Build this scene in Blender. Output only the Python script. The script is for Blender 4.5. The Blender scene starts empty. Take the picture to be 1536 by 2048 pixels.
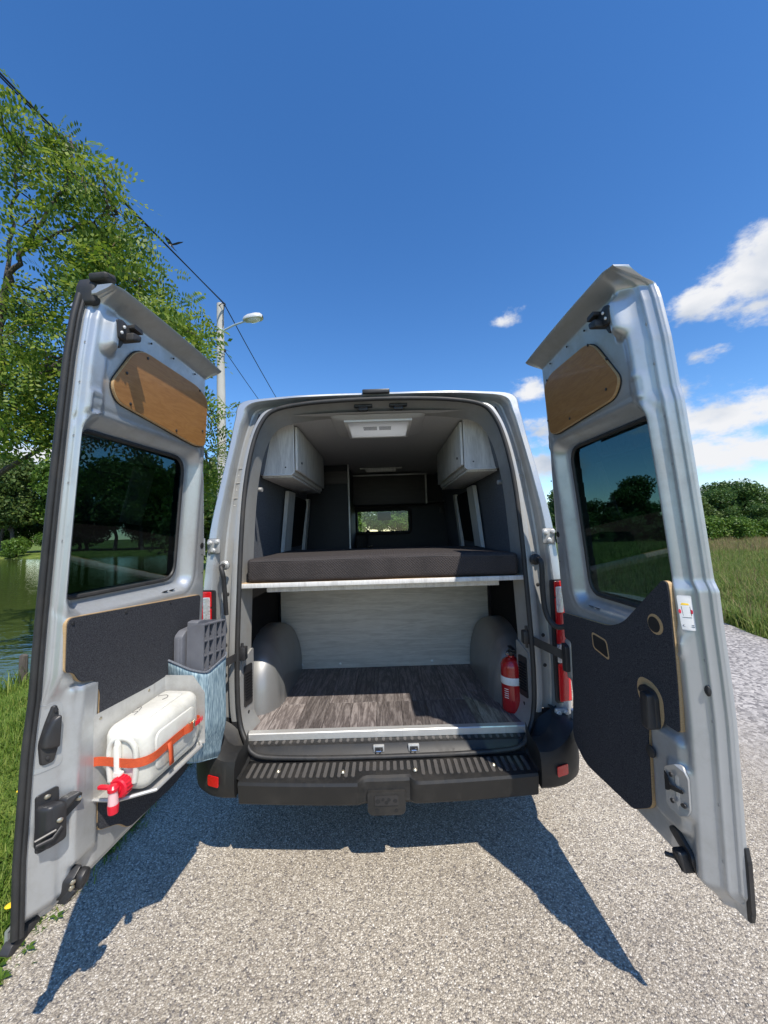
import bpy, bmesh, math, random
import numpy as np
from mathutils import Vector, Matrix

random.seed(7)
rng = np.random.default_rng(7)
SC = bpy.context.scene
COL = SC.collection
R = math.radians

# ------------------------------------------------------------------ camera
CAM_H, PITCH, ROLL = 1.62, R(2.8), R(1.8)
cam_d = bpy.data.cameras.new('camera')
cam_d.sensor_fit = 'VERTICAL'; cam_d.sensor_height = 36.0
cam_d.lens = 36.0 * 769.0 / 2048.0
cam_d.clip_start = 0.05; cam_d.clip_end = 2000
cam = bpy.data.objects.new('camera', cam_d); COL.objects.link(cam)
fwd = Vector((0, math.cos(PITCH), math.sin(PITCH)))
r0 = Vector((1, 0, 0)); u0 = Vector((0, -math.sin(PITCH), math.cos(PITCH)))
rt = r0 * math.cos(ROLL) - u0 * math.sin(ROLL); up = u0 * math.cos(ROLL) + r0 * math.sin(ROLL)
cam.matrix_world = Matrix(((rt.x, up.x, -fwd.x, 0), (rt.y, up.y, -fwd.y, 0), (rt.z, up.z, -fwd.z, CAM_H), (0, 0, 0, 1)))
SC.camera = cam

# ------------------------------------------------------------------ sun, sky
SUN = Vector((0.32, -0.58, 1.0)).normalized()
elev = math.asin(SUN.z); azim = math.atan2(SUN.x, SUN.y)
sd = bpy.data.lights.new('sun', 'SUN'); sd.energy = 4.2; sd.angle = R(0.53); sd.color = (1.0, 0.93, 0.82)
sun = bpy.data.objects.new('sun', sd); COL.objects.link(sun)
sun.rotation_euler = SUN.to_track_quat('Z', 'Y').to_euler()
world = bpy.data.worlds.new('World'); SC.world = world; world.use_nodes = True
W = world.node_tree; W.nodes.clear()
def wn(t, **k):
    n = W.nodes.new(t)
    for a, b in k.items(): setattr(n, a, b)
    return n
def wl(a, b): W.links.new(a, b)
sky = wn('ShaderNodeTexSky', sky_type='NISHITA'); sky.sun_disc = False
sky.sun_elevation = elev; sky.sun_rotation = azim; sky.altitude = 300; sky.air_density = 1.0; sky.dust_density = 0.1; sky.ozone_density = 3.0
bgs = wn('ShaderNodeBackground'); bgs.inputs[1].default_value = 0.142
hsv = wn('ShaderNodeHueSaturation'); hsv.inputs['Saturation'].default_value = 1.26; hsv.inputs['Hue'].default_value = .505; wl(sky.outputs[0], hsv.inputs['Color']); wl(hsv.outputs[0], bgs.inputs[0])
tc = wn('ShaderNodeTexCoord')
n1 = wn('ShaderNodeTexNoise'); n1.inputs['Scale'].default_value = 7; n1.inputs['Detail'].default_value = 7; n1.inputs['Roughness'].default_value = 0.63
mp = wn('ShaderNodeMapping'); mp.inputs['Scale'].default_value = (1, 1, 1.8)
wl(tc.outputs['Generated'], mp.inputs[0]); wl(mp.outputs[0], n1.inputs['Vector'])
# cumulus puffs: direction, radius, flattening, strength
puffs = [((.650,.622,.425), .13, 2.2, 1.05), ((.585,.685,.400), .11, 2.6, 1.0), ((.70,.62,.40), .16, 2.2, 1.0), ((.665,.65,.372), .06, 2.2, .9),
         ((.28,.842,.461), .06, 2.0, .62), ((.607,.73,.314), .06, 1.8, .68), ((.585,.765,.255), .095, 2.0, 1.0), ((.64,.745,.212), .16, 2.6, 1.1),
         ((.72,.67,.205), .16, 3.0, 1.0), ((.635,.765,.118), .12, 1.9, 1.1), ((.70,.71,.135), .09, 2.2, 1.0), ((.66,.75,.06), .10, 2.2, .9), ((.352,.883,.311), .06, 1.8, .8),
         ((.376,.904,.215), .09, 1.5, 1.0), ((.387,.911,.145), .10, 1.8, 1.0), ((-.678,.712,.175), .14, 2.2, 1.0), ((-.85,.5,.22), .2, 2.4, 1.0),
         ((-.18,.865,.468), .10, 3.0, .2), ((.0,.98,.15), .25, 3.0, .9), ((.93,.3,.25), .25, 2.2, 1.0), ((.8,-.5,.3), .22, 2.2, 1.0), ((-.7,-.65,.28), .25, 2.2, 1.0), ((.1,-.95,.22), .3, 2.4, 1.0)]
acc = None
for c, r, k, s in puffs:
    c = Vector(c).normalized()
    sb = wn('ShaderNodeVectorMath', operation='SUBTRACT'); wl(tc.outputs['Generated'], sb.inputs[0]); sb.inputs[1].default_value = c
    ml = wn('ShaderNodeVectorMath', operation='MULTIPLY'); wl(sb.outputs[0], ml.inputs[0]); ml.inputs[1].default_value = (1 / r, 1 / r, k / r)
    ln = wn('ShaderNodeVectorMath', operation='LENGTH'); wl(ml.outputs[0], ln.inputs[0])
    mr = wn('ShaderNodeMapRange'); mr.inputs[1].default_value = 1.25; mr.inputs[2].default_value = 0.0; mr.inputs[3].default_value = 0.0; mr.inputs[4].default_value = s
    wl(ln.outputs['Value'], mr.inputs[0])
    if acc is None: acc = mr.outputs[0]
    else:
        mx = wn('ShaderNodeMath', operation='MAXIMUM'); wl(acc, mx.inputs[0]); wl(mr.outputs[0], mx.inputs[1]); acc = mx.outputs[0]
mad = wn('ShaderNodeMath', operation='MULTIPLY_ADD'); wl(n1.outputs['Fac'], mad.inputs[0]); mad.inputs[1].default_value = 2.6; mad.inputs[2].default_value = -1.62
sm = wn('ShaderNodeMath', operation='ADD'); wl(acc, sm.inputs[0]); wl(mad.outputs[0], sm.inputs[1])
gt = wn('ShaderNodeMapRange', interpolation_type='SMOOTHSTEP'); gt.inputs[1].default_value = 0.04; gt.inputs[2].default_value = 0.56; wl(sm.outputs[0], gt.inputs[0])
ga = wn('ShaderNodeMath', operation='MULTIPLY'); wl(gt.outputs[0], ga.inputs[0])
gb = wn('ShaderNodeMapRange'); gb.inputs[1].default_value = 0.0; gb.inputs[2].default_value = 0.12; wl(acc, gb.inputs[0]); wl(gb.outputs[0], ga.inputs[1])
n2 = wn('ShaderNodeTexNoise'); n2.inputs['Scale'].default_value = 5; n2.inputs['Detail'].default_value = 5
mp2 = wn('ShaderNodeMapping'); mp2.inputs['Scale'].default_value = (1, 1, 1.6); mp2.inputs['Location'].default_value = (.03, 0, .07)
wl(tc.outputs['Generated'], mp2.inputs[0]); wl(mp2.outputs[0], n2.inputs['Vector'])
cr = wn('ShaderNodeValToRGB'); cr.color_ramp.elements[0].position = .36; cr.color_ramp.elements[0].color = (.52, .59, .70, 1); cr.color_ramp.elements[1].position = .58; cr.color_ramp.elements[1].color = (.88, .89, .92, 1)
wl(n2.outputs['Fac'], cr.inputs[0])
bgc = wn('ShaderNodeBackground'); bgc.inputs[1].default_value = 0.72; wl(cr.outputs[0], bgc.inputs[0])
mixw = wn('ShaderNodeMixShader'); wl(ga.outputs[0], mixw.inputs[0]); wl(bgs.outputs[0], mixw.inputs[1]); wl(bgc.outputs[0], mixw.inputs[2])
wo = wn('ShaderNodeOutputWorld'); wl(mixw.outputs[0], wo.inputs[0])
SC.view_settings.view_transform = 'Standard'; SC.view_settings.look = 'None'; SC.view_settings.gamma = 1.0
SC.view_settings.exposure = 0.5; SC.view_settings.use_curve_mapping = False
SC.render.engine = 'CYCLES'
SC.cycles.max_bounces = 10; SC.cycles.diffuse_bounces = 4; SC.cycles.transparent_max_bounces = 16

# ------------------------------------------------------------------ materials
MATS = {}
def mat(name, col, rough=.5, metal=0.0, coat=0.0, spec=.5, noise=None, bump=None, trans=0, sss=0, emit=None):
    """noise=(scale, colour2, contrast, stretch xyz); bump=(scale, strength, distance)"""
    m = bpy.data.materials.new(name); m.use_nodes = True; t = m.node_tree; b = t.nodes['Principled BSDF']
    b.inputs['Base Color'].default_value = (*col, 1); b.inputs['Roughness'].default_value = rough; b.inputs['Metallic'].default_value = metal
    b.inputs['Coat Weight'].default_value = coat; b.inputs['Coat Roughness'].default_value = .06; b.inputs['Specular IOR Level'].default_value = spec
    b.inputs['Transmission Weight'].default_value = trans
    if sss: b.inputs['Subsurface Weight'].default_value = sss; b.inputs['Subsurface Radius'].default_value = (.05, .05, .045); b.inputs['Subsurface Scale'].default_value = .5
    if emit: b.inputs['Emission Color'].default_value = (*emit[0], 1); b.inputs['Emission Strength'].default_value = emit[1]
    tcn = t.nodes.new('ShaderNodeTexCoord')
    if noise:
        sc, c2, con, st = noise
        mpn = t.nodes.new('ShaderNodeMapping'); mpn.inputs['Scale'].default_value = st
        t.links.new(tcn.outputs['Object'], mpn.inputs[0])
        nz = t.nodes.new('ShaderNodeTexNoise'); nz.inputs['Scale'].default_value = sc; nz.inputs['Detail'].default_value = 6; nz.inputs['Roughness'].default_value = .6
        t.links.new(mpn.outputs[0], nz.inputs['Vector'])
        rp = t.nodes.new('ShaderNodeValToRGB'); rp.color_ramp.elements[0].position = .5 - con; rp.color_ramp.elements[1].position = .5 + con
        rp.color_ramp.elements[0].color = (*col, 1); rp.color_ramp.elements[1].color = (*c2, 1)
        t.links.new(nz.outputs['Fac'], rp.inputs[0]); t.links.new(rp.outputs[0], b.inputs['Base Color'])
    if bump:
        nb = t.nodes.new('ShaderNodeTexNoise'); nb.inputs['Scale'].default_value = bump[0]; nb.inputs['Detail'].default_value = 4
        t.links.new(tcn.outputs['Object'], nb.inputs['Vector'])
        bp = t.nodes.new('ShaderNodeBump'); bp.inputs['Strength'].default_value = bump[1]; bp.inputs['Distance'].default_value = bump[2]
        t.links.new(nb.outputs['Fac'], bp.inputs['Height']); t.links.new(bp.outputs[0], b.inputs['Normal'])
    MATS[name] = m
    return m

def nodes_of(m): return m.node_tree.nodes, m.node_tree.links, m.node_tree.nodes['Principled BSDF']

mat('paint', (.50, .52, .53), .34, .55, .5, noise=(2.2, (.44, .46, .475), .25, (1, 1, .5)), bump=(60, .02, .002)); DUSTY = ['paint', 'frame_paint', 'bumper_plastic', 'rib_plastic', 'black_plastic', 'aluminium', 'white_plastic', 'grey_plastic', 'rubber']
mat('frame_paint', (.42, .43, .43), .42, .4, .3, noise=(5, (.33, .33, .32), .25, (1, 1, .3)))
mat('rubber', (.014, .014, .015), .55, noise=(30, (.03, .03, .03), .2, (1, 1, .2)), bump=(90, .15, .002))
mat('black_plastic', (.016, .016, .018), .42, noise=(8, (.028, .028, .03), .25, (1, 1, 1)), bump=(900, .12, .0006))
mat('bumper_plastic', (.009, .0095, .010), .5, noise=(6, (.017, .0165, .016), .22, (1, 1, 1)), bump=(700, .2, .0008))
mat('arch_paint', (.27, .275, .275), .42, .45, .3, noise=(4, (.22, .22, .215), .25, (1, 1, 1)))
mat('rib_plastic', (.06, .06, .062), .55, noise=(9, (.105, .095, .085), .2, (1, 1, 1)))
mat('felt_dark', (.022, .023, .028), .95, spec=.15, noise=(300, (.075, .076, .084), .15, (1, 1, 1)), bump=(420, .5, .003))
mat('felt_black', (.012, .012, .013), .95, spec=.1, noise=(200, (.022, .022, .024), .15, (1, 1, 1)), bump=(420, .4, .002))
mat('felt_grey', (.11, .12, .14), .95, spec=.15, noise=(120, (.17, .185, .21), .14, (1, 1, 1)), bump=(300, .4, .003))
mat('ply_edge', (.55, .38, .20), .6, noise=(60, (.40, .26, .13), .2, (1, 1, 8)))
mat('ceiling_fabric', (.52, .52, .52), .9, noise=(90, (.46, .46, .46), .2, (1, 1, 1)))
mat('aluminium', (.66, .66, .65), .46, .6, noise=(7, (.60, .60, .58), .25, (1, 1, 4)), bump=(160, .05, .001))
mat('chrome', (.75, .75, .75), .15, 1.0)
mat('zinc', (.60, .57, .48), .4, .9, noise=(60, (.40, .33, .22), .2, (1, 1, 1)))
mat('white_plastic', (.70, .69, .63), .33, sss=.35, noise=(5, (.62, .61, .54), .2, (1, 1, 1)), bump=(14, .12, .006))
mat('white_cap', (.8, .78, .7), .4, sss=.2)
mat('red_plastic', (.60, .012, .03), .32, sss=.1)
mat('pink_tap', (.75, .45, .45), .3, sss=.5)
mat('strap_orange', (.62, .10, .025), .7, noise=(120, (.45, .06, .02), .2, (1, 1, 3)), bump=(600, .5, .001))
mat('pale_lens', (.8, .8, .8), .15, 0, .4)
mat('grey_plastic', (.115, .12, .14), .5, noise=(20, (.14, .145, .165), .2, (1, 1, 1)))
mat('ext_red', (.42, .012, .016), .25, 0, .6, noise=(5, (.36, .01, .012), .2, (1, 1, 1)))
mat('label_white', (.75, .75, .74), .4)
mat('brass', (.5, .36, .12), .4, .8)
mat('lens_red', (.55, .008, .012), .12, 0, .8, bump=(60, .3, .004))
mat('lens_clear', (.72, .72, .72), .1, .5, .8, bump=(90, .8, .006))
mat('dark_wood', (.055, .052, .05), .6, noise=(6, (.075, .07, .068), .2, (1, 1, 8)))
mat('dark_panel', (.018, .020, .024), .6, noise=(10, (.024, .026, .03), .2, (1, 1, 1)))
mat('concrete', (.50, .49, .46), .9, noise=(4, (.40, .39, .36), .2, (1, 1, .3)), bump=(60, .4, .01))
mat('lamp_metal', (.62, .63, .62), .45, .3)
mat('lamp_arm', (.42, .50, .55), .5, .5)
mat('lamp_glass', (.7, .72, .72), .1, 0, .5, bump=(40, .3, .01))
mat('wire', (.012, .012, .013), .6)
mat('bark', (.10, .085, .065), .95, noise=(6, (.05, .042, .034), .2, (1, 1, .25)), bump=(16, .8, .04))
mat('post_wood', (.11, .095, .08), .95, noise=(10, (.06, .05, .042), .2, (3, 3, .5)), bump=(30, .6, .01))
mat('bird', (.012, .013, .02), .6)
mat('bird_white', (.6, .58, .55), .7)
mat('tyre', (.015, .015, .016), .8, bump=(40, .4, .004))
mat('seat_black', (.02, .02, .022), .85)
mat('yellow', (.85, .55, .02), .5)
mat('ink', (.02, .02, .02), .6)
mat('sticker_red', (.65, .03, .06), .5)
mat('soil', (.12, .09, .06), .95, noise=(5, (.07, .055, .035), .2, (1, 1, 1)), bump=(30, .7, .03))
mat('mattress_piping', (.05, .045, .045), .9)

# wood-grain panels ------------------------------------------------------
def wood(name, c1, c2, c3, scale, stretch, rough=.5, per_object=False, wave=14, coat=0.0):
    m = bpy.data.materials.new(name); m.use_nodes = True; N, L, b = nodes_of(m)
    tcn = N.new('ShaderNodeTexCoord'); mpn = N.new('ShaderNodeMapping'); mpn.inputs['Scale'].default_value = stretch
    L.new(tcn.outputs['Object'], mpn.inputs[0]); vec = mpn.outputs[0]
    if per_object:
        oi = N.new('ShaderNodeObjectInfo'); mu = N.new('ShaderNodeVectorMath'); mu.operation = 'SCALE'; mu.inputs[0].default_value = (13, 7, 29)
        L.new(oi.outputs['Random'], mu.inputs['Scale']); ad = N.new('ShaderNodeVectorMath'); ad.operation = 'ADD'
        L.new(vec, ad.inputs[0]); L.new(mu.outputs[0], ad.inputs[1]); vec = ad.outputs[0]
    n = N.new('ShaderNodeTexNoise'); n.inputs['Scale'].default_value = scale; n.inputs['Detail'].default_value = 5; n.inputs['Distortion'].default_value = .6
    L.new(vec, n.inputs['Vector'])
    mm = N.new('ShaderNodeMath'); mm.operation = 'MULTIPLY'; mm.inputs[1].default_value = wave; L.new(n.outputs['Fac'], mm.inputs[0])
    pp = N.new('ShaderNodeMath'); pp.operation = 'PINGPONG'; pp.inputs[1].default_value = 1.0; L.new(mm.outputs[0], pp.inputs[0])
    n3 = N.new('ShaderNodeTexNoise'); n3.inputs['Scale'].default_value = scale * 9; n3.inputs['Detail'].default_value = 4; L.new(vec, n3.inputs['Vector'])
    mi = N.new('ShaderNodeMath'); mi.operation = 'MULTIPLY_ADD'; L.new(n3.outputs['Fac'], mi.inputs[0]); mi.inputs[1].default_value = .9; 
    m2 = N.new('ShaderNodeMath'); m2.operation = 'MULTIPLY'; m2.inputs[1].default_value = .45; L.new(pp.outputs[0], m2.inputs[0]); L.new(m2.outputs[0], mi.inputs[2])
    rp = N.new('ShaderNodeValToRGB'); e = rp.color_ramp.elements; e[0].position = .3; e[0].color = (*c1, 1); e[1].position = .95; e[1].color = (*c3, 1)
    k = rp.color_ramp.elements.new(.62); k.color = (*c2, 1)
    L.new(mi.outputs[0], rp.inputs[0])
    out = rp.outputs[0]
    if per_object:
        hs = N.new('ShaderNodeHueSaturation'); mr = N.new('ShaderNodeMapRange'); mr.inputs[3].default_value = .72; mr.inputs[4].default_value = 1.3
        L.new(oi.outputs['Random'], mr.inputs[0]); L.new(mr.outputs[0], hs.inputs['Value']); L.new(out, hs.inputs['Color']); out = hs.outputs[0]
    L.new(out, b.inputs['Base Color']); b.inputs['Roughness'].default_value = rough; b.inputs['Coat Weight'].default_value = coat
    bp = N.new('ShaderNodeBump'); bp.inputs['Strength'].default_value = .15; bp.inputs['Distance'].default_value = .001
    L.new(mi.outputs[0], bp.inputs['Height']); L.new(bp.outputs[0], b.inputs['Normal'])
    MATS[name] = m
wood('plywood', (.27, .118, .030), (.31, .140, .036), (.345, .162, .045), 3.0, (1.5, 1.5, 9), .5, wave=12, coat=.15)
wood('pale_wood', (.45, .425, .375), (.54, .515, .46), (.62, .595, .535), 2.2, (1, 1, 11), .55, wave=7)
wood('locker_wood', (.50, .49, .47), (.61, .60, .58), (.72, .71, .68), 3.0, (6, 6, .8), .5, wave=6)
wood('floor_wood', (.06, .05, .047), (.145, .124, .118), (.27, .24, .228), 3.2, (9, .9, 1), .5, per_object=True, wave=8)

# blue brushed felt
m = bpy.data.materials.new('blue_felt'); m.use_nodes = True; N, L, b = nodes_of(m); MATS['blue_felt'] = m
tcn = N.new('ShaderNodeTexCoord'); mpn = N.new('ShaderNodeMapping'); mpn.inputs['Scale'].default_value = (160, 160, 22); L.new(tcn.outputs['Object'], mpn.inputs[0])
nz = N.new('ShaderNodeTexNoise'); nz.inputs['Scale'].default_value = 1; nz.inputs['Detail'].default_value = 3; L.new(mpn.outputs[0], nz.inputs['Vector'])
rp = N.new('ShaderNodeValToRGB'); rp.color_ramp.elements[0].position = .36; rp.color_ramp.elements[0].color = (.11, .19, .25, 1); rp.color_ramp.elements[1].position = .68; rp.color_ramp.elements[1].color = (.42, .55, .60, 1)
L.new(nz.outputs['Fac'], rp.inputs[0]); L.new(rp.outputs[0], b.inputs['Base Color']); b.inputs['Roughness'].default_value = .95
bp = N.new('ShaderNodeBump'); bp.inputs['Strength'].default_value = .35; bp.inputs['Distance'].default_value = .0012; L.new(nz.outputs['Fac'], bp.inputs['Height']); L.new(bp.outputs[0], b.inputs['Normal'])

# mattress weave
m = bpy.data.materials.new('mattress_cloth'); m.use_nodes = True; N, L, b = nodes_of(m); MATS['mattress_cloth'] = m
tcn = N.new('ShaderNodeTexCoord'); ch = N.new('ShaderNodeTexVoronoi'); ch.inputs['Scale'].default_value = 95; ch.inputs['Randomness'].default_value = .25
mpn = N.new('ShaderNodeMapping'); mpn.inputs['Rotation'].default_value = (0, R(45), 0); L.new(tcn.outputs['Object'], mpn.inputs[0]); L.new(mpn.outputs[0], ch.inputs['Vector'])
rp = N.new('ShaderNodeValToRGB'); rp.color_ramp.elements[0].color = (.062, .053, .052, 1); rp.color_ramp.elements[1].position = .7; rp.color_ramp.elements[1].color = (.030, .026, .026, 1)
L.new(ch.outputs['Distance'], rp.inputs[0]); L.new(rp.outputs[0], b.inputs['Base Color']); b.inputs['Roughness'].default_value = .85; b.inputs['Specular IOR Level'].default_value = .3
bp = N.new('ShaderNodeBump'); bp.invert = True; bp.inputs['Strength'].default_value = .7; bp.inputs['Distance'].default_value = .004; L.new(ch.outputs['Distance'], bp.inputs['Height']); L.new(bp.outputs[0], b.inputs['Normal'])

# tinted and clear glass (thin panes)
def pane_mat(name, tint, refl=1.0):
    m = bpy.data.materials.new(name); m.use_nodes = True; N = m.node_tree.nodes; L = m.node_tree.links; N.clear()
    tr = N.new('ShaderNodeBsdfTransparent'); tr.inputs[0].default_value = (*tint, 1)
    gl = N.new('ShaderNodeBsdfGlossy'); gl.inputs['Roughness'].default_value = .01; gl.inputs[0].default_value = (.9, .95, 1, 1)
    lw = N.new('ShaderNodeLayerWeight'); p5 = N.new('ShaderNodeMath'); p5.operation = 'POWER'; p5.inputs[1].default_value = 4.5; L.new(lw.outputs['Facing'], p5.inputs[0])
    fr = N.new('ShaderNodeMath'); fr.operation = 'MULTIPLY_ADD'; fr.inputs[1].default_value = .9; fr.inputs[2].default_value = .04; L.new(p5.outputs[0], fr.inputs[0])
    mx = N.new('ShaderNodeMixShader'); L.new(fr.outputs[0], mx.inputs[0]); L.new(tr.outputs[0], mx.inputs[1]); L.new(gl.outputs[0], mx.inputs[2])
    o = N.new('ShaderNodeOutputMaterial'); L.new(mx.outputs[0], o.inputs[0]); MATS[name] = m
m = bpy.data.materials.new('skylight_glass'); m.use_nodes = True; N, L, b = nodes_of(m); MATS['skylight_glass'] = m
b.inputs['Base Color'].default_value = (.85, .85, .85, 1); b.inputs['Roughness'].default_value = .25
tl = N.new('ShaderNodeBsdfTranslucent'); tl.inputs[0].default_value = (.9, .9, .88, 1); mx = N.new('ShaderNodeMixShader'); mx.inputs[0].default_value = .75
L.new(b.outputs[0], mx.inputs[1]); L.new(tl.outputs[0], mx.inputs[2]); L.new(mx.outputs[0], N['Material Output'].inputs[0])
pane_mat('tinted_glass', (.24, .33, .34)); pane_mat('clear_glass', (.93, .95, .94))

# road: pale washed aggregate
m = bpy.data.materials.new('aggregate'); m.use_nodes = True; N, L, b = nodes_of(m); MATS['aggregate'] = m
tcn = N.new('ShaderNodeTexCoord')
def vor(scale, rnd=1.0):
    v = N.new('ShaderNodeTexVoronoi'); v.inputs['Scale'].default_value = scale; L.new(tcn.outputs['Object'], v.inputs['Vector']); return v
v1 = vor(155); v2 = vor(320)
sep = N.new('ShaderNodeSeparateColor'); L.new(v1.outputs['Color'], sep.inputs[0])
rp = N.new('ShaderNodeValToRGB'); rp.color_ramp.interpolation = 'LINEAR'
cols = [(0, (.15, .14, .14)), (.08, (.27, .25, .23)), (.25, (.40, .36, .30)), (.55, (.49, .445, .37)), (.8, (.62, .57, .48)), (1, (.85, .81, .73))]
rp.color_ramp.elements[0].color = (*cols[0][1], 1); rp.color_ramp.elements[1].color = (*cols[-1][1], 1)
for p, c in cols[1:-1]: rp.color_ramp.elements.new(p).color = (*c, 1)
L.new(sep.outputs[0], rp.inputs[0])
rp2 = N.new('ShaderNodeValToRGB'); rp2.color_ramp.elements[0].position = .35; rp2.color_ramp.elements[0].color = (1, 1, 1, 1); rp2.color_ramp.elements[1].position = .75; rp2.color_ramp.elements[1].color = (.64, .62, .60, 1)
mm = N.new('ShaderNodeMath'); mm.operation = 'MULTIPLY'; mm.inputs[1].default_value = 1.35; L.new(v1.outputs['Distance'], mm.inputs[0]); L.new(mm.outputs[0], rp2.inputs[0])
mx = N.new('ShaderNodeMix'); mx.data_type = 'RGBA'; mx.blend_type = 'MULTIPLY'; mx.inputs[0].default_value = 1; L.new(rp.outputs[0], mx.inputs[6]); L.new(rp2.outputs[0], mx.inputs[7])
big = N.new('ShaderNodeTexNoise'); big.inputs['Scale'].default_value = 1.1; big.inputs['Detail'].default_value = 6; L.new(tcn.outputs['Object'], big.inputs['Vector'])
rp3 = N.new('ShaderNodeValToRGB'); rp3.color_ramp.elements[0].position = .3; rp3.color_ramp.elements[0].color = (.86, .835, .81, 1); rp3.color_ramp.elements[1].position = .68; rp3.color_ramp.elements[1].color = (1.10, 1.08, 1.04, 1); L.new(big.outputs['Fac'], rp3.inputs[0])
mx2 = N.new('ShaderNodeMix'); mx2.data_type = 'RGBA'; mx2.blend_type = 'MULTIPLY'; mx2.inputs[0].default_value = 1; L.new(mx.outputs[2], mx2.inputs[6]); L.new(rp3.outputs[0], mx2.inputs[7])
# loose grey gravel towards the field side
sx = N.new('ShaderNodeSeparateXYZ'); L.new(tcn.outputs['Object'], sx.inputs[0])
wob = N.new('ShaderNodeMath'); wob.operation = 'MULTIPLY_ADD'; wob.inputs[1].default_value = 2.0; L.new(big.outputs['Fac'], wob.inputs[0]); L.new(sx.outputs[0], wob.inputs[2])
gx = N.new('ShaderNodeMapRange'); gx.interpolation_type = 'SMOOTHSTEP'; gx.inputs[1].default_value = 2.6; gx.inputs[2].default_value = 4.2; L.new(wob.outputs[0], gx.inputs[0])
v3 = vor(38); sp3 = N.new('ShaderNodeSeparateColor'); L.new(v3.outputs['Color'], sp3.inputs[0])
rpg = N.new('ShaderNodeValToRGB'); rpg.color_ramp.elements[0].color = (.15, .138, .132, 1); rpg.color_ramp.elements[1].color = (.50, .465, .43, 1); L.new(sp3.outputs[1], rpg.inputs[0])
mx3 = N.new('ShaderNodeMix'); mx3.data_type = 'RGBA'; L.new(gx.outputs[0], mx3.inputs[0]); L.new(mx2.outputs[2], mx3.inputs[6]); L.new(rpg.outputs[0], mx3.inputs[7])
L.new(mx3.outputs[2], b.inputs['Base Color']); b.inputs['Roughness'].default_value = .82
bmix = N.new('ShaderNodeMix'); L.new(gx.outputs[0], bmix.inputs[0]); L.new(v1.outputs['Distance'], bmix.inputs[2]); L.new(v3.outputs['Distance'], bmix.inputs[3])
hadd = N.new('ShaderNodeMath'); hadd.operation = 'MULTIPLY_ADD'; hadd.inputs[1].default_value = .4; L.new(v2.outputs['Distance'], hadd.inputs[0]); L.new(bmix.outputs[0], hadd.inputs[2])
bp = N.new('ShaderNodeBump'); bp.invert = True; bp.inputs['Strength'].default_value = .8; bp.inputs['Distance'].default_value = .005; L.new(hadd.outputs[0], bp.inputs['Height']); L.new(bp.outputs[0], b.inputs['Normal'])

# grass soil for the land sheet
m = bpy.data.materials.new('meadow_ground'); m.use_nodes = True; N, L, b = nodes_of(m); MATS['meadow_ground'] = m
tcn = N.new('ShaderNodeTexCoord'); nz = N.new('ShaderNodeTexNoise'); nz.inputs['Scale'].default_value = 1.4; nz.inputs['Detail'].default_value = 8; L.new(tcn.outputs['Object'], nz.inputs['Vector'])
rp = N.new('ShaderNodeValToRGB'); e = rp.color_ramp.elements; e[0].position = .3; e[0].color = (.06, .095, .02, 1); e[1].position = .75; e[1].color = (.20, .21, .065, 1); e.new(.5).color = (.11, .16, .032, 1)
L.new(nz.outputs['Fac'], rp.inputs[0]); L.new(rp.outputs[0], b.inputs['Base Color']); b.inputs['Roughness'].default_value = 1.0; b.inputs['Specular IOR Level'].default_value = .1
nz2 = N.new('ShaderNodeTexNoise'); nz2.inputs['Scale'].default_value = 14; nz2.inputs['Detail'].default_value = 5; L.new(tcn.outputs['Object'], nz2.inputs['Vector'])
bp = N.new('ShaderNodeBump'); bp.inputs['Strength'].default_value = .9; bp.inputs['Distance'].default_value = .08; L.new(nz2.outputs['Fac'], bp.inputs['Height']); L.new(bp.outputs[0], b.inputs['Normal'])

# pond water
m = bpy.data.materials.new('pond_water'); m.use_nodes = True; N, L, b = nodes_of(m); MATS['pond_water'] = m
b.inputs['Base Color'].default_value = (.045, .065, .016, 1); b.inputs['Roughness'].default_value = .04; b.inputs['IOR'].default_value = 1.33
tcn = N.new('ShaderNodeTexCoord'); mpn = N.new('ShaderNodeMapping'); mpn.inputs['Scale'].default_value = (.9, 2.2, 1); mpn.inputs['Rotation'].default_value = (0, 0, R(20)); L.new(tcn.outputs['Object'], mpn.inputs[0])
nz = N.new('ShaderNodeTexNoise'); nz.inputs['Scale'].default_value = 1.6; nz.inputs['Detail'].default_value = 4; L.new(mpn.outputs[0], nz.inputs['Vector'])
bp = N.new('ShaderNodeBump'); bp.inputs['Strength'].default_value = .13; bp.inputs['Distance'].default_value = .12; L.new(nz.outputs['Fac'], bp.inputs['Height']); L.new(bp.outputs[0], b.inputs['Normal'])

def leaf_mat(name, c1, c2, c3, trans=.35, rough=.5):
    m = bpy.data.materials.new(name); m.use_nodes = True; N, L, b = nodes_of(m); MATS[name] = m
    g = N.new('ShaderNodeNewGeometry'); rp = N.new('ShaderNodeValToRGB'); e = rp.color_ramp.elements
    e[0].color = (*c1, 1); e[1].color = (*c3, 1); e.new(.55).color = (*c2, 1)
    L.new(g.outputs['Random Per Island'], rp.inputs[0]); L.new(rp.outputs[0], b.inputs['Base Color']); b.inputs['Roughness'].default_value = rough
    b.inputs['Specular IOR Level'].default_value = .35
    tl = N.new('ShaderNodeBsdfTranslucent'); hs = N.new('ShaderNodeHueSaturation'); hs.inputs['Value'].default_value = 1.5; hs.inputs['Hue'].default_value = .485; L.new(rp.outputs[0], hs.inputs['Color']); L.new(hs.outputs[0], tl.inputs[0])
    mx = N.new('ShaderNodeMixShader'); mx.inputs[0].default_value = trans; o = N['Material Output']
    L.new(b.outputs[0], mx.inputs[1]); L.new(tl.outputs[0], mx.inputs[2]); L.new(mx.outputs[0], o.inputs[0])
leaf_mat('locust_leaf', (.045, .105, .012), (.115, .195, .020), (.25, .31, .045), .42)
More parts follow.
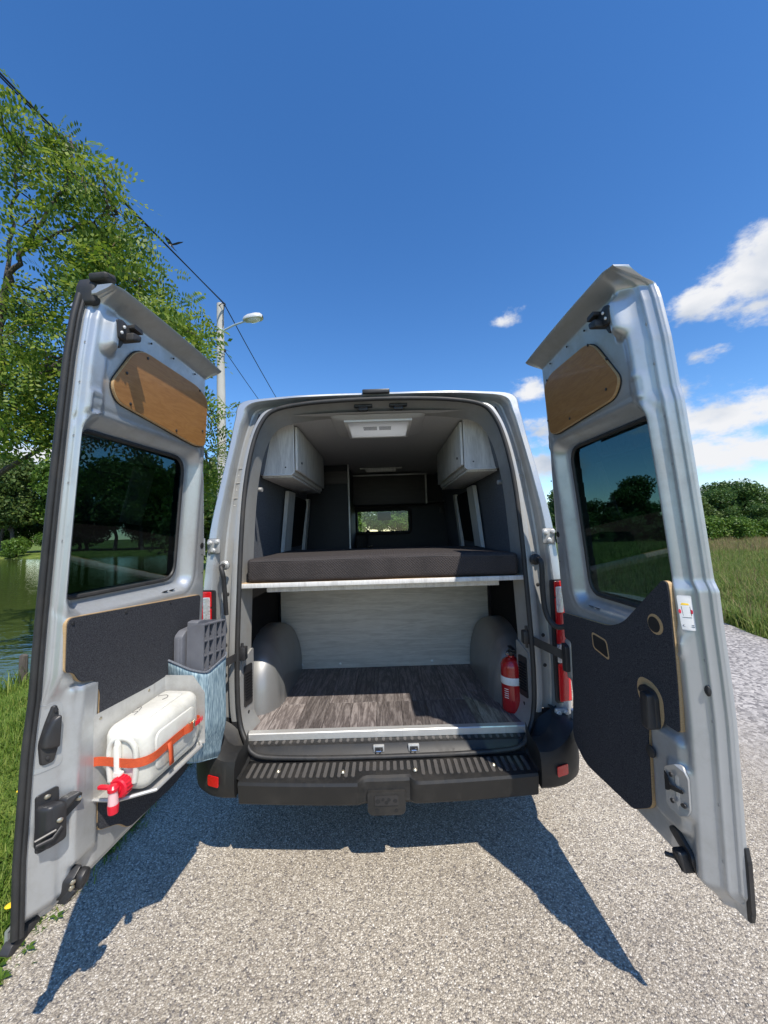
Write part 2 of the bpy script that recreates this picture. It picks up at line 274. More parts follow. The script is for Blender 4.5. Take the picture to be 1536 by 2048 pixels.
leaf_mat('far_leaf', (.032, .078, .018), (.056, .118, .024), (.10, .165, .034), .3)
leaf_mat('olive_leaf', (.045, .088, .022), (.080, .130, .030), (.13, .175, .042), .3)
leaf_mat('bright_leaf', (.05, .11, .015), (.085, .165, .020), (.13, .21, .03), .35)
leaf_mat('grass_blade', (.075, .150, .018), (.14, .225, .028), (.25, .29, .06), .38, .6)
leaf_mat('meadow_blade', (.085, .15, .028), (.14, .21, .038), (.25, .25, .085), .38, .7)
leaf_mat('seed_grass', (.18, .125, .06), (.26, .19, .095), (.32, .27, .13), .3, .8)
leaf_mat('pod_brown', (.05, .03, .02), (.08, .05, .03), (.12, .07, .04), .1, .7)

# road dust and scuffs: a thin patchy film with its own shape, on the vehicle's hard surfaces
for nm in DUSTY:
    N, L, b = nodes_of(MATS[nm]); src = b.inputs['Base Color'].links; col = b.inputs['Base Color'].default_value[:]
    tcn = N.new('ShaderNodeTexCoord'); n_ = N.new('ShaderNodeTexNoise'); n_.inputs['Scale'].default_value = 4.2; n_.inputs['Detail'].default_value = 10; n_.inputs['Roughness'].default_value = .72; L.new(tcn.outputs['Object'], n_.inputs['Vector'])
    mp_ = N.new('ShaderNodeMapping'); mp_.inputs['Scale'].default_value = (60, 60, 4); mp_.inputs['Rotation'].default_value = (.4, .3, 0); L.new(tcn.outputs['Object'], mp_.inputs[0])
    s_ = N.new('ShaderNodeTexNoise'); s_.inputs['Scale'].default_value = 1.0; s_.inputs['Detail'].default_value = 3; L.new(mp_.outputs[0], s_.inputs['Vector'])
    r1_ = N.new('ShaderNodeMapRange'); r1_.inputs[1].default_value = .47; r1_.inputs[2].default_value = .72; r1_.inputs[4].default_value = .55; L.new(n_.outputs['Fac'], r1_.inputs[0])
    r2_ = N.new('ShaderNodeMapRange'); r2_.inputs[1].default_value = .64; r2_.inputs[2].default_value = .76; r2_.inputs[4].default_value = .30; L.new(s_.outputs['Fac'], r2_.inputs[0])
    mxx = N.new('ShaderNodeMath'); mxx.operation = 'MAXIMUM'; L.new(r1_.outputs[0], mxx.inputs[0]); L.new(r2_.outputs[0], mxx.inputs[1])
    mc = N.new('ShaderNodeMix'); mc.data_type = 'RGBA'; L.new(mxx.outputs[0], mc.inputs[0]); mc.inputs[7].default_value = (.30, .275, .235, 1) if nm in ('paint', 'frame_paint', 'aluminium', 'white_plastic') else (.055, .048, .040, 1)
    if src: L.new(src[0].from_socket, mc.inputs[6])
    else: mc.inputs[6].default_value = col
    L.new(mc.outputs[2], b.inputs['Base Color'])
    rr_ = N.new('ShaderNodeMapRange'); rr_.inputs[3].default_value = b.inputs['Roughness'].default_value; rr_.inputs[4].default_value = min(1, b.inputs['Roughness'].default_value + .45); L.new(mxx.outputs[0], rr_.inputs[0]); L.new(rr_.outputs[0], b.inputs['Roughness'])

# ------------------------------------------------------------------ mesh helpers
class MB:
    def __init__(s): s.v = []; s.f = []
    def add(s, vs, fs):
        o = len(s.v); s.v += [tuple(map(float, p)) for p in vs]; s.f += [[i + o for i in f] for f in fs]; return s
    def box(s, x0, x1, y0, y1, z0, z1, bev=0.0, fn=None, seg=2):
        bm = bmesh.new(); bmesh.ops.create_cube(bm, size=1)
        for v in bm.verts: v.co = Vector(((x0 + x1) / 2 + v.co.x * (x1 - x0), (y0 + y1) / 2 + v.co.y * (y1 - y0), (z0 + z1) / 2 + v.co.z * (z1 - z0)))
        if bev: bmesh.ops.bevel(bm, geom=list(bm.edges), offset=bev, segments=seg, affect='EDGES', profile=.5)
        return s.from_bm(bm, fn)
    def from_bm(s, bm, fn=None):
        bm.verts.index_update()
        vs = [tuple(v.co) if fn is None else tuple(fn(*v.co)) for v in bm.verts]
        fs = [[v.index for v in f.verts] for f in bm.faces]; bm.free(); return s.add(vs, fs)
    def prism(s, poly, w0, w1, fn, cuts=(), bev=0.0):
        """flat polygon in (a,b), extruded w0..w1, mapped by fn(a,b,w)"""
        bm = bmesh.new(); vs = [bm.verts.new((a, b, w0)) for a, b in poly]; f = bm.faces.new(vs)
        ex = bmesh.ops.extrude_face_region(bm, geom=[f]); 
        for g in ex['geom']:
            if isinstance(g, bmesh.types.BMVert): g.co.z = w1
        if bev:
            es = [e for e in bm.edges if abs(e.verts[0].co.z - w1) < 1e-6 and abs(e.verts[1].co.z - w1) < 1e-6]
            bmesh.ops.bevel(bm, geom=es, offset=bev, segments=2, affect='EDGES', profile=.5)
        for c in cuts:
            bmesh.ops.bisect_plane(bm, geom=list(bm.verts) + list(bm.edges) + list(bm.faces), plane_co=(0, c, 0), plane_no=(0, 1, 0))
        bmesh.ops.recalc_face_normals(bm, faces=list(bm.faces))
        bmesh.ops.triangulate(bm, faces=[f for f in bm.faces if len(f.verts) > 4])
        return s.from_bm(bm, fn)
    def tube(s, path, r, n=8, closed=False, flat=None):
        P = [Vector(p) for p in path]; m = len(P); rs = r if hasattr(r, '__len__') else [r] * m
        rings = []; ref = None
        for i in range(m):
            a = P[i - 1] if (i > 0 or closed) else P[i]; c = P[(i + 1) % m] if (i < m - 1 or closed) else P[i]
            t = (c - a)
            t = t.normalized() if t.length > 1e-9 else Vector((0, 0, 1))
            if ref is None: ref = Vector((0, 0, 1)) if abs(t.z) < .9 else Vector((1, 0, 0))
            s1 = t.cross(ref)
            if s1.length < 1e-6: s1 = t.cross(Vector((0, 1, 0)))
            s1.normalize(); s2 = s1.cross(t).normalized(); ref = s2
            rings.append([P[i] + (s1 * math.cos(k * 2 * math.pi / n) + s2 * math.sin(k * 2 * math.pi / n) * (flat or 1)) * rs[i] for k in range(n)])
        vs = [v for g in rings for v in g]; fs = []
        for i in range(m if closed else m - 1):
            j = (i + 1) % m
            for k in range(n): fs.append([i * n + k, i * n + (k + 1) % n, j * n + (k + 1) % n, j * n + k])
        if not closed: fs += [list(range(n))[::-1], [(m - 1) * n + k for k in range(n)]]
        return s.add(vs, fs)
    def lathe(s, prof, n=24, fn=None, cap=True):
        vs = []; fs = []
        for r, z in prof:
            for k in range(n):
                a = k * 2 * math.pi / n; p = (r * math.cos(a), r * math.sin(a), z); vs.append(fn(*p) if fn else p)
        for i in range(len(prof) - 1):
            for k in range(n): fs.append([i * n + k, i * n + (k + 1) % n, (i + 1) * n + (k + 1) % n, (i + 1) * n + k])
        if cap: fs += [list(range(n))[::-1], [(len(prof) - 1) * n + k for k in range(n)]]
        return s.add(vs, fs)
    def grid(s, rows):
        """rows: list of equal-length lists of points"""
        n = len(rows[0]); vs = [p for r in rows for p in r]
        fs = [[i * n + k, i * n + k + 1, (i + 1) * n + k + 1, (i + 1) * n + k] for i in range(len(rows) - 1) for k in range(n - 1)]
        return s.add(vs, fs)

WLOC = {}
def finish_mesh(me, m, smooth=True, ang=38):
    me.materials.append(MATS[m] if isinstance(m, str) else m)
    if smooth:
        me.shade_smooth()
        try: me.set_sharp_from_angle(angle=R(ang))
        except Exception: pass
def obj(name, mb, m, parent=None, smooth=True, ang=38, recalc=True):
    off = WLOC.get(parent.name, Vector((0, 0, 0))) if parent else Vector((0, 0, 0))
    me = bpy.data.meshes.new(name); me.from_pydata([(x - off.x, y - off.y, z - off.z) for x, y, z in mb.v], [], mb.f); 
    if recalc:
        bm = bmesh.new(); bm.from_mesh(me); bmesh.ops.recalc_face_normals(bm, faces=list(bm.faces)); bm.to_mesh(me); bm.free()
    me.update()
    finish_mesh(me, m, smooth, ang)
    o = bpy.data.objects.new(name, me); COL.objects.link(o)
    if parent: o.parent = parent; WLOC[o.name] = off
    return o
def np_obj(name, verts, faces, m, parent=None):
    off = WLOC.get(parent.name, Vector((0, 0, 0))) if parent else Vector((0, 0, 0))
    verts = np.asarray(verts, np.float32) - np.array(off, np.float32); faces = np.asarray(faces, np.int32); k = faces.shape[1]
    me = bpy.data.meshes.new(name); me.vertices.add(len(verts)); me.vertices.foreach_set('co', verts.ravel())
    me.loops.add(faces.size); me.loops.foreach_set('vertex_index', faces.ravel()); me.polygons.add(len(faces))
    me.polygons.foreach_set('loop_start', np.arange(0, faces.size, k, dtype=np.int32)); me.polygons.foreach_set('loop_total', np.full(len(faces), k, np.int32))
    me.update(calc_edges=True); me.materials.append(MATS[m])
    o = bpy.data.objects.new(name, me); COL.objects.link(o)
    if parent: o.parent = parent; WLOC[o.name] = off
    return o
def tag(o, label, cat, group=None, kind=None):
    if label: o['label'] = label
    if cat: o['category'] = cat
    if group: o['group'] = group
    if kind: o['kind'] = kind
    return o
def thing(name, loc, label, cat, group=None):
    o = bpy.data.objects.new(name, None); o.empty_display_size = .1; COL.objects.link(o); o.location = loc; WLOC[o.name] = Vector(loc)
    return tag(o, label, cat, group)
def copy_tree(o, parent=None):
    c = o.copy(); COL.objects.link(c)
    if parent: c.parent = parent
    for ch in o.children: copy_tree(ch, c)
    return c
def structure(o): o['kind'] = 'structure'; return o
def spline(pts, n=6, closed=False):
    """Catmull-Rom"""
    P = [np.array(p, float) for p in pts]; out = []; m = len(P)
    for i in range(m if closed else m - 1):
        p0 = P[(i - 1) % m] if (closed or i > 0) else P[i] * 2 - P[i + 1]
        p1 = P[i]; p2 = P[(i + 1) % m]; p3 = P[(i + 2) % m] if (closed or i + 2 < m) else p2 * 2 - p1
        for k in range(n):
            t = k / n; out.append(.5 * ((2 * p1) + (p2 - p0) * t + (2 * p0 - 5 * p1 + 4 * p2 - p3) * t * t + (3 * p1 - p0 - 3 * p2 + p3) * t ** 3))
    if not closed: out.append(P[-1])
    return [tuple(p) for p in out]
def rpoly(pts, r, n=5):
    """round polygon corners; r scalar or list"""
    out = []; m = len(pts)
    for i, p in enumerate(pts):
        rr = r[i] if hasattr(r, '__len__') else r
        p = Vector(p); a = Vector(pts[i - 1]) - p; b = Vector(pts[(i + 1) % m]) - p
        d = min(rr, a.length * .49, b.length * .49)
        if d < 1e-5: out.append(tuple(p)); continue
        q0 = p + a.normalized() * d; q1 = p + b.normalized() * d
        for k in range(n + 1):
            t = k / n; out.append(tuple(q0 * (1 - t) ** 2 + p * 2 * t * (1 - t) + q1 * t * t))
    return out
def rrect(a0, a1, b0, b1, r, n=6): return rpoly([(a0, b0), (a1, b0), (a1, b1), (a0, b1)], r, n)
def sst(a, b, x):
    t = min(1, max(0, (x - a) / (b - a))) if a != b else 0.0
    return t * t * (3 - 2 * t)
def sd_rr(u, z, a0, a1, b0, b1, r):
    qx = abs(u - (a0 + a1) / 2) - (a1 - a0) / 2 + r; qy = abs(z - (b0 + b1) / 2) - (b1 - b0) / 2 + r
    return math.hypot(max(qx, 0), max(qy, 0)) + min(max(qx, qy), 0) - r

# ------------------------------------------------------------------ land, road, pond
def pond_edge(y): return -5.9 - (.46 * (y - 6) if y > 6 else .25 * (6 - y) * -1 * 0) + .35 * math.sin(y * .9)
FAR_SHORE = 50.0
def land_z(x, y):
    d = min(pond_edge(y) - x, FAR_SHORE - y + 1.5 * math.sin(x * .2))
    d -= 4.0 * math.exp(-((x + 8.9) ** 2 + (y - 6.3) ** 2) / 1.1)
    z = -1.35 * sst(-2.6, 1.6, d)
    z += .05 * math.sin(x * 1.3 + 1) * math.sin(y * 1.1) * sst(1.6, 3.2, abs(x - 2.0) - 2.6)
    return z
def axis_steps(a, b, near, far):
    out = [0.0]
    while out[-1] < b: out.append(out[-1] + near + far * abs(out[-1]))
    neg = [0.0]
    while neg[-1] > a: neg.append(neg[-1] - near - far * abs(neg[-1]))
    return sorted(set(neg[1:] + out))
xs = axis_steps(-900, 900, .28, .055); ys = axis_steps(-900, 1200, .3, .055)
land = MB().grid([[(x, y, land_z(x, y) if abs(x) < 150 and abs(y) < 90 else 0.0) for x in xs] for y in ys])
structure(obj('ground', land, 'meadow_ground', ang=180))
def bend(y): return .011 * (y - 15) ** 2 if 15 < y < 60 else (22.3 + .99 * (y - 60) if y >= 60 else 0.0)
def road_edge_l(y): return bend(y) - 1.47 + .045 * math.sin(y * 2.3) + .03 * math.sin(y * 6.1 + 1) - (.02 * (y - 4) if y > 4 else 0) * 0
def road_edge_r(y): return 5.35 + .18 * math.sin(y * .9) + .08 * math.sin(y * 3.3) if y < 9 else max(2.6, 5.35 - (y - 9) * .5) + .1 * math.sin(y) + bend(y)
yy = [(-30 + i * .25) for i in range(280)] + [40 + i * 4 for i in range(60)]
structure(obj('road', MB().grid([[(road_edge_l(y) * (1 - t) + road_edge_r(y) * t, y, .006) for t in [k / 12 for k in range(13)]] for y in yy]), 'aggregate', ang=180))
structure(obj('pond_water', MB().grid([[(x, y, -.52) for x in (-140, -60, -20, -3)] for y in (-60, 0, 20, 54)]), 'pond_water'))

# ------------------------------------------------------------------ camper van
XC, YS = -0.02, 2.08                       # centre line, rear plane
def lean(z): return 0.0 if z < 1.0 else 0.16 * ((z - 1.0) / 1.45) ** 1.3
van = thing('camper_van', (XC, 4.6, 0), 'silver high-roof camper van with both rear doors wide open', 'van')

# opening edge (inner) and body edge (outer), half curves x(z), bottom to top
inn = [(.735, .545), (.783, .64), (.795, .82), (.790, 1.15), (.783, 1.6), (.768, 1.9), (.733, 2.13), (.682, 2.272), (.61, 2.340), (.45, 2.373), (.22, 2.388), (0, 2.392)]
outr = [(.955, .545), (.965, .64), (.975, .82), (.972, 1.15), (.945, 1.6), (.895, 1.9), (.852, 2.13), (.826, 2.285), (.797, 2.390), (.62, 2.416), (.3, 2.432), (0, 2.437)]
innS = spline(inn, 6); outS = spline(outr, 6)
innF = [(-x, z) for x, z in innS] + [(x, z) for x, z in innS[::-1][1:]]
outF = [(-x, z) for x, z in outS] + [(x, z) for x, z in outS[::-1][1:]]
prof = [(0, .0), (.10, -.004), (.19, 0.0), (.25, .045), (.52, .052), (.58, .046), (.63, .0), (.67, -.026), (.72, -.034), (.93, -.034), (.98, -.026), (1.0, -.004)]
def frame_pt(i, f, dy):
    xi, zi = innF[i]; xo, zo = outF[i]; g = math.hypot(xo - xi, zo - zi); k = min(1, g / .14)
    x, z = xi + (xo - xi) * f, zi + (zo - zi) * f
    return (XC + x, YS + lean(z) + dy * k, z)
nF = len(innF)
cut = 6                                       # rows below this index are black cladding
obj('rear_frame', MB().grid([[frame_pt(i, f, dy) for f, dy in prof[:7]] for i in range(cut, nF - cut)]), 'frame_paint', van)
obj('pillar_skin', MB().grid([[frame_pt(i, f, dy) for f, dy in prof[6:]] for i in range(cut, nF - cut)]), 'paint', van)
for sgn in (0, 1):
    rows = range(0, cut + 1) if sgn == 0 else range(nF - cut - 1, nF)
    obj('pillar_cladding', MB().grid([[frame_pt(i, f, dy - .004) for f, dy in prof] for i in rows]), 'black_plastic', van)
for sg in (-1, 1):
    for z_ in (1.80, 1.89, 1.98):
        xm = -.5; i_ = min(range(nF), key=lambda i: abs(innF[i][1] - z_) + (0 if innF[i][0] * sg > 0 else 9)); p_ = frame_pt(i_, .38, .05)
        obj('pressed_mark', MB().tube([(p_[0] + a, p_[1] - .002, p_[2] + b) for a, b in rrect(-.014, .014, -.022, .022, .004, 2)], .0022, 5, closed=True), 'frame_paint', van)
    for z_ in (1.30, 1.05, .86):
        i_ = min(range(nF), key=lambda i: abs(innF[i][1] - z_) + (0 if innF[i][0] * sg > 0 else 9)); p_ = frame_pt(i_, .40, .05)
        obj('gutter_plug', MB().lathe([(.010, 0), (.010, .003), (.006, .005)], 12, lambda x, y, z, p_=p_: (p_[0] + x, p_[1] - .001 - z, p_[2] + y)), 'rubber', van)
# flat bright outer skin strips of the D-pillars, so the pillar edge reads as painted body
# body shell: sides and roof lofted forward
def body_row(y, k, dz):
    pts = []
    full = [(.955, .47)] + outS
    full = [(-x, z) for x, z in full] + [(x, z) for x, z in full[::-1][1:]]
    for x, z in full:
        grow = 1 + k * (1 - .35 * sst(1.6, 2.4, z)); pts.append((XC + x * grow, y + (lean(z) if y < 2.2 else lean(z) * max(0, 1 - (y - 2.1) / .8)), z + dz * sst(2.2, 2.45, z)))
    return pts
rows = [body_row(y, k, dz) for y, k, dz in [(2.078, 0, 0), (2.13, .012, .005), (2.40, .035, .014), (2.80, .05, .02), (3.5, .06, .03), (4.3, .06, .03), (5.05, .06, .03)]]
bs = MB().grid(rows)
bs.f = [f for f in bs.f if not (all(2.35 < bs.v[i][1] < 2.85 and abs(bs.v[i][0] - XC) < .29 and bs.v[i][2] > 2.4 for i in f))]
obj('body_shell', bs, 'paint', van, ang=60)
obj('roof_hatch', MB().box(XC - .30, XC + .30, 2.38, 2.84, 2.468, 2.488, .006), 'skylight_glass', van)
hw_ = MB()
for a0, a1, b0, b1 in ((-.25, .25, 2.36, 2.372), (-.25, .25, 2.83, 2.842), (-.262, -.25, 2.36, 2.842), (.25, .262, 2.36, 2.842)): hw_.box(XC + a0, XC + a1, b0, b1, 2.33, 2.468)
obj('hatch_well', hw_, 'label_white', van)
roofF = MB(); base = body_row(5.05, .06, .03)
up_i = [i for i, p in enumerate(base) if p[2] > 2.15]
roofF.grid([[(XC + (base[i][0] - XC) * s, y, base[i][2] - d) for i in up_i] for y, s, d in [(5.05, 1, 0), (5.5, 1, .0), (5.9, .98, .03), (6.15, .94, .10)]])
obj('cab_roof', roofF, 'paint', van, ang=60)
for sgn in (-1, 1):
    side = MB().grid([[(XC + sgn * (1.03 - .03 * sst(1.2, 1.45, z) - .06 * sst(6.8, 7.5, y)), y, z) for z in (.42, .8, 1.2, 1.42)] for y in (5.04, 5.6, 6.2, 6.8, 7.3, 7.55)])
    obj('cab_side', side, 'paint', van)
    obj('cab_window', MB().grid([[(XC + sgn * 1.0, 5.15, 1.42), (XC + sgn * .9, 5.15, 2.15)], [(XC + sgn * 1.0, 6.75, 1.42), (XC + sgn * .88, 6.0, 2.15)]]), 'clear_glass', van)
    obj('windscreen_pillar', MB().tube([(XC + sgn * .98, 7.0, 1.42), (XC + sgn * .86, 6.1, 2.3)], .05, 6), 'paint', van)
obj('windscreen', MB().grid([[(XC - .95, 7.0, 1.40), (XC, 7.12, 1.40), (XC + .95, 7.0, 1.40)], [(XC - .8, 6.15, 2.3), (XC, 6.22, 2.34), (XC + .8, 6.15, 2.3)]]), 'clear_glass', van)
obj('bonnet', MB().grid([[(XC - .97, 7.0, 1.40), (XC, 7.1, 1.41), (XC + .97, 7.0, 1.40)], [(XC - .95, 7.5, 1.15), (XC, 7.72, 1.16), (XC + .95, 7.5, 1.15)], [(XC - .95, 7.56, .45), (XC, 7.78, .45), (XC + .95, 7.56, .45)]]), 'paint', van)
obj('dashboard', MB().box(XC - .9, XC + .9, 6.55, 7.05, .7, 1.38, .05), 'black_plastic', van)
obj('mirror', MB().box(XC - .09, XC + .13, 6.28, 6.31, 1.79, 1.93, .012), 'black_plastic', van)
obj('underbody', MB().box(XC - .93, XC + .93, 2.12, 7.3, .40, .53, .02), 'black_plastic', van)
for (wx, wy) in ((-.87, 3.0), (.87, 3.0), (-.87, 6.5), (.87, 6.5)):
    sg = 1 if wx > 0 else -1
    fn = lambda x, y, z, wx=wx, wy=wy, sg=sg: (XC + wx + sg * z, wy + x, .335 + y)
    w = obj('wheel', MB().lathe([(.19, -.10), (.30, -.11), (.33, -.085), (.335, 0), (.33, .085), (.30, .11), (.19, .10)], 32, fn), 'tyre', van)
    obj('rim', MB().lathe([(.02, .05), (.12, .06), (.19, .085), (.2, .10), (.205, .09)], 24, fn), 'lamp_metal', w)
# opening seal: one closed rubber tube
low = [(.70, .505), (.62, .482), (.35, .470), (0, .467)]
lowS = spline([inn[0]] + low, 5)[1:]
ring = [(x, z) for x, z in innF] + [(x, z) for x, z in lowS] + [(-x, z) for x, z in lowS[::-1][1:]]
def ring_y(z): return YS + lean(z) - .06 * sst(.66, .50, z) if z < .66 else YS + lean(z)
def ring_y(z):
    return YS + lean(z) - .055 * (1 - sst(.48, .66, z))
obj('opening_seal', MB().tube([(XC + x * .985, ring_y(z) - .008, z + .004) for x, z in ring], .0125, 10, closed=True), 'rubber', van)
# inner return from the opening edge into the load bay
def ret(x, z, k): return (XC + x * (1 - .035 * k), YS + lean(z) + .16 * k, z - .05 * k * sst(2.0, 2.4, z))
obj('opening_return', MB().grid([[ret(x, z, k) for k in (0, .12, .45, 1)] for x, z in innF]), 'frame_paint', van)
# roof marker lamp
obj('roof_lamp', MB().box(XC - .085, XC + .075, 2.20, 2.245, 2.424, 2.448, .006), 'black_plastic', van)
# top strikers on the header
for sx in (-.085, .125):
    mb = MB().box(XC + sx - .055, XC + sx + .055, 2.262, 2.30, 2.364, 2.382, .006)
    mb.box(XC + sx - .028, XC + sx + .028, 2.255, 2.29, 2.338, 2.366, .008); mb.tube([(XC + sx - .02, 2.25, 2.358), (XC + sx + .02, 2.25, 2.358)], .005, 6)
    obj('striker', mb, 'black_plastic', van)

# --- floor, planks, sill
floor = obj('floor', MB().box(XC - .83, XC + .83, 2.105, 5.0, .52, .548), 'black_plastic', van)
px = -.80; pw = .148; k = 0
while px < .80:
    y = 2.128; first = True
    while y < 3.06:
        ln = random.choice((.32, .44, .6)) if first else .95
        y1 = min(3.06, y + ln); x1 = min(.80, px + pw)
        obj('plank', MB().box(XC + px + .0008, XC + x1 - .0008, y + .0008, y1 - .0008, .548, .560 + random.uniform(-.0006, .0006), .0012, seg=1), 'floor_wood', floor)
        y = y1; first = False
    px += pw
obj('floor_strip', MB().prism([(2.096, .528), (2.096, .560), (2.100, .5645), (2.135, .5645), (2.135, .5605), (2.112, .560), (2.112, .528)], XC - .775, XC + .775, lambda a, b, w: (w, a, b)), 'aluminium', van)
sill = obj('sill_tread', MB().prism([(2.108, .49), (2.108, .527), (2.070, .524), (2.056, .519), (2.034, .478), (2.02, .470), (2.02, .44), (2.108, .44)], XC - .735, XC + .735, lambda a, b, w: (w, a, b)), 'bumper_plastic', van)
ribm = MB().prism(rrect(-.0075, .0075, 2.066, 2.094, .0074, 4), 0, .0035, lambda a, b, w: (a, b, .5225 + (b - 2.066) * .08 + w)); 
def shared(name, first, n, step, x0, parent, skip=None, jitter=None):
    k = 0
    for i in range(n):
        x = x0 + i * step
        if skip and skip(x): continue
        o = first if k == 0 else first.copy()
        if k: COL.objects.link(o); o.parent = parent
        o.location = (x + XC, 0, 0); k += 1
        if jitter: jitter(o, x)
r1 = obj('sill_rib', ribm, 'rib_plastic', sill)
shared('sill_rib', r1, 38, .0375, -.695 - XC * 0, sill)
for sx in (-.045, .135):
    bx = obj('door_catch', MB().box(XC + sx - .028, XC + sx + .028, 2.034, 2.05, .484, .517, .002), 'chrome', van)
    bx.data.materials[0] = MATS['aluminium']
    obj('catch_hole', MB().box(XC + sx - .019, XC + sx + .021, 2.031, 2.037, .490, .510, .002), 'black_plastic', bx)
    obj('catch_bar', MB().tube([(XC + sx - .012, 2.035, .494), (XC + sx - .010, 2.012, .500), (XC + sx + .010, 2.012, .500), (XC + sx + .012, 2.035, .494)], .0035, 6), 'chrome', bx)

# --- rear bumper
def bump_prof(x):
    n = 1 - sst(.105, .135, abs(x + .005)); b = .03 * (abs(x) / .7) ** 2; ft = .034 * n
    y0 = 1.815 + b
    return [(2.03, .450), (2.005, .462), (1.99, .468), (y0 + ft + .018, .470 + .004 * n), (y0 + ft + .006, .467), (y0 + ft, .455), (y0 + ft + .004, .42), (y0 + ft * .6 + .012, .368), (y0 + ft * .4 + .028, .354), (1.95, .36), (2.03, .38)]
stations = [-.70 + i * .02 for i in range(71)]
bb = MB().grid([[(XC + x, y, z + .006 * abs(x)) for y, z in bump_prof(x)] for x in stations])
for x in (stations[0], stations[-1]): bb.add([(XC + x, y, z + .006 * abs(x)) for y, z in bump_prof(x)], [list(range(11))])
bumper = obj('rear_bumper', bb, 'bumper_plastic', van, ang=30)
def rib_mesh(y0):
    return MB().prism(rrect(-.0085, .0085, y0, 1.975, .008, 4), 0, .0035, lambda a, b, w: (a, b, .4685 + w))
rl = obj('tread_rib', rib_mesh(1.862), 'rib_plastic', bumper); rs = obj('tread_rib', rib_mesh(1.902), 'rib_plastic', bumper)
kk = [0, 0]
for i in range(41):
    x = -.665 + i * .0333; short = abs(x) < .135; src = rs if short else rl; q = 1 if short else 0
    o = src if kk[q] == 0 else src.copy()
    if kk[q]: COL.objects.link(o); o.parent = bumper
    kk[q] += 1; o.location = (x + XC, .02 * (abs(x) / .7) ** 2 * .5, .004 * abs(x) / .7 + .0012)
for sx in (-.53, -.215, .13, .51):
    obj('step_bolt', MB().lathe([(.0, .010), (.006, .0095), (.009, .006), (.012, .003), (.0125, 0)][::-1], 14, lambda x, y, z, sx=sx: (XC + sx + x, 1.915 + y - .02 * (abs(sx) < .3), .474 + z)), 'zinc', bumper)
tp = obj('tow_plate', MB().prism(rpoly([(-.088, .312), (.088, .312), (.088, .415), (-.088, .415)], [.03, .03, .008, .008]), 1.836, 1.87, lambda a, b, w: (XC - .01 + a, w, b)), 'bumper_plastic', bumper, ang=50)
tp2 = MB()
for a0, a1, b0, b1 in ((-.055, .055, .358, .400),): tp2.prism(rrect(a0, a1, b0, b1, .008), 1.832, 1.837, lambda a, b, w: (XC - .01 + a, w, b))
obj('plate_boss', tp2, 'rib_plastic', bumper).data.materials[0] = MATS['black_plastic']
for a, b, r in ((-.040, .378, .011), (.040, .378, .010), (0, .372, .009), (.012, .384, .008), (-.016, .385, .007), (-.045, .333, .010), (.045, .333, .009)):
    obj('plate_hole', MB().lathe([(r, 0), (r, .002)], 14, lambda x, y, z, a=a, b=b: (XC - .01 + a + x, 1.8305 if b > .35 else 1.8345, b + y * .8) if z < .001 else (XC - .01 + a + x, 1.838, b + y * .8)), 'wire', bumper)
for sg in (-1, 1):
    path = spline([(.712, 1.838), (.78, 1.842), (.855, 1.868), (.925, 1.93), (.965, 2.02), (.985, 2.15), (.995, 2.4)], 5)
    def cprof(x, y, t):
        # (inset, z) from the bottom lip to the top where it meets the body
        tp_z = .565 + .07 * sst(.1, .6, t)
        return [(.045, .405), (.015, .40), (0, .418), (-.004, .47), (0, tp_z - .03), (.012, tp_z), (.05, tp_z + .018), (.11, tp_z + .02)]
    rows = []
    for i, (x, y) in enumerate(path):
        x = float(x); y = float(y); t = i / (len(path) - 1); a = path[max(0, i - 1)]; c = path[min(len(path) - 1, i + 1)]
        tx, ty = c[0] - a[0], c[1] - a[1]; l = math.hypot(tx, ty); nx, ny = -ty / l, tx / l   # inward
        rows.append([(XC + sg * (x + nx * d), y + ny * d, z) for d, z in cprof(x, y, t)])
    cb = MB().grid(rows); cb.add(rows[0] + [(XC + sg * .712, 2.03, .62), (XC + sg * .712, 2.03, .40)], [list(range(10))])
    cn = obj('bumper_corner', cb, 'bumper_plastic', van, ang=40)
    obj('reflector', MB().prism(rrect(.782, .842, .462, .508, .008), 0, .006, lambda a, b, w, sg=sg: (XC + sg * a, 1.841 + (a - .78) ** 2 * 4.2 - .008 - w * .9 + (a - .78) * .12, b)), 'lens_red', cn)
# black filler between bumper corner, pillar foot and step
for sg in (-1, 1):
    obj('step_end', MB().grid([[(XC + sg * x, y, z) for x, y, z in r] for r in (((.70, 1.86, .474), (.70, 1.98, .474), (.70, 2.03, .48), (.72, 2.06, .53)), ((.76, 1.88, .50), (.77, 1.97, .52), (.775, 2.03, .55), (.80, 2.075, .62)), ((.84, 1.93, .585), (.86, 1.98, .60), (.88, 2.03, .63), (.92, 2.09, .68)))]), 'bumper_plastic', van)

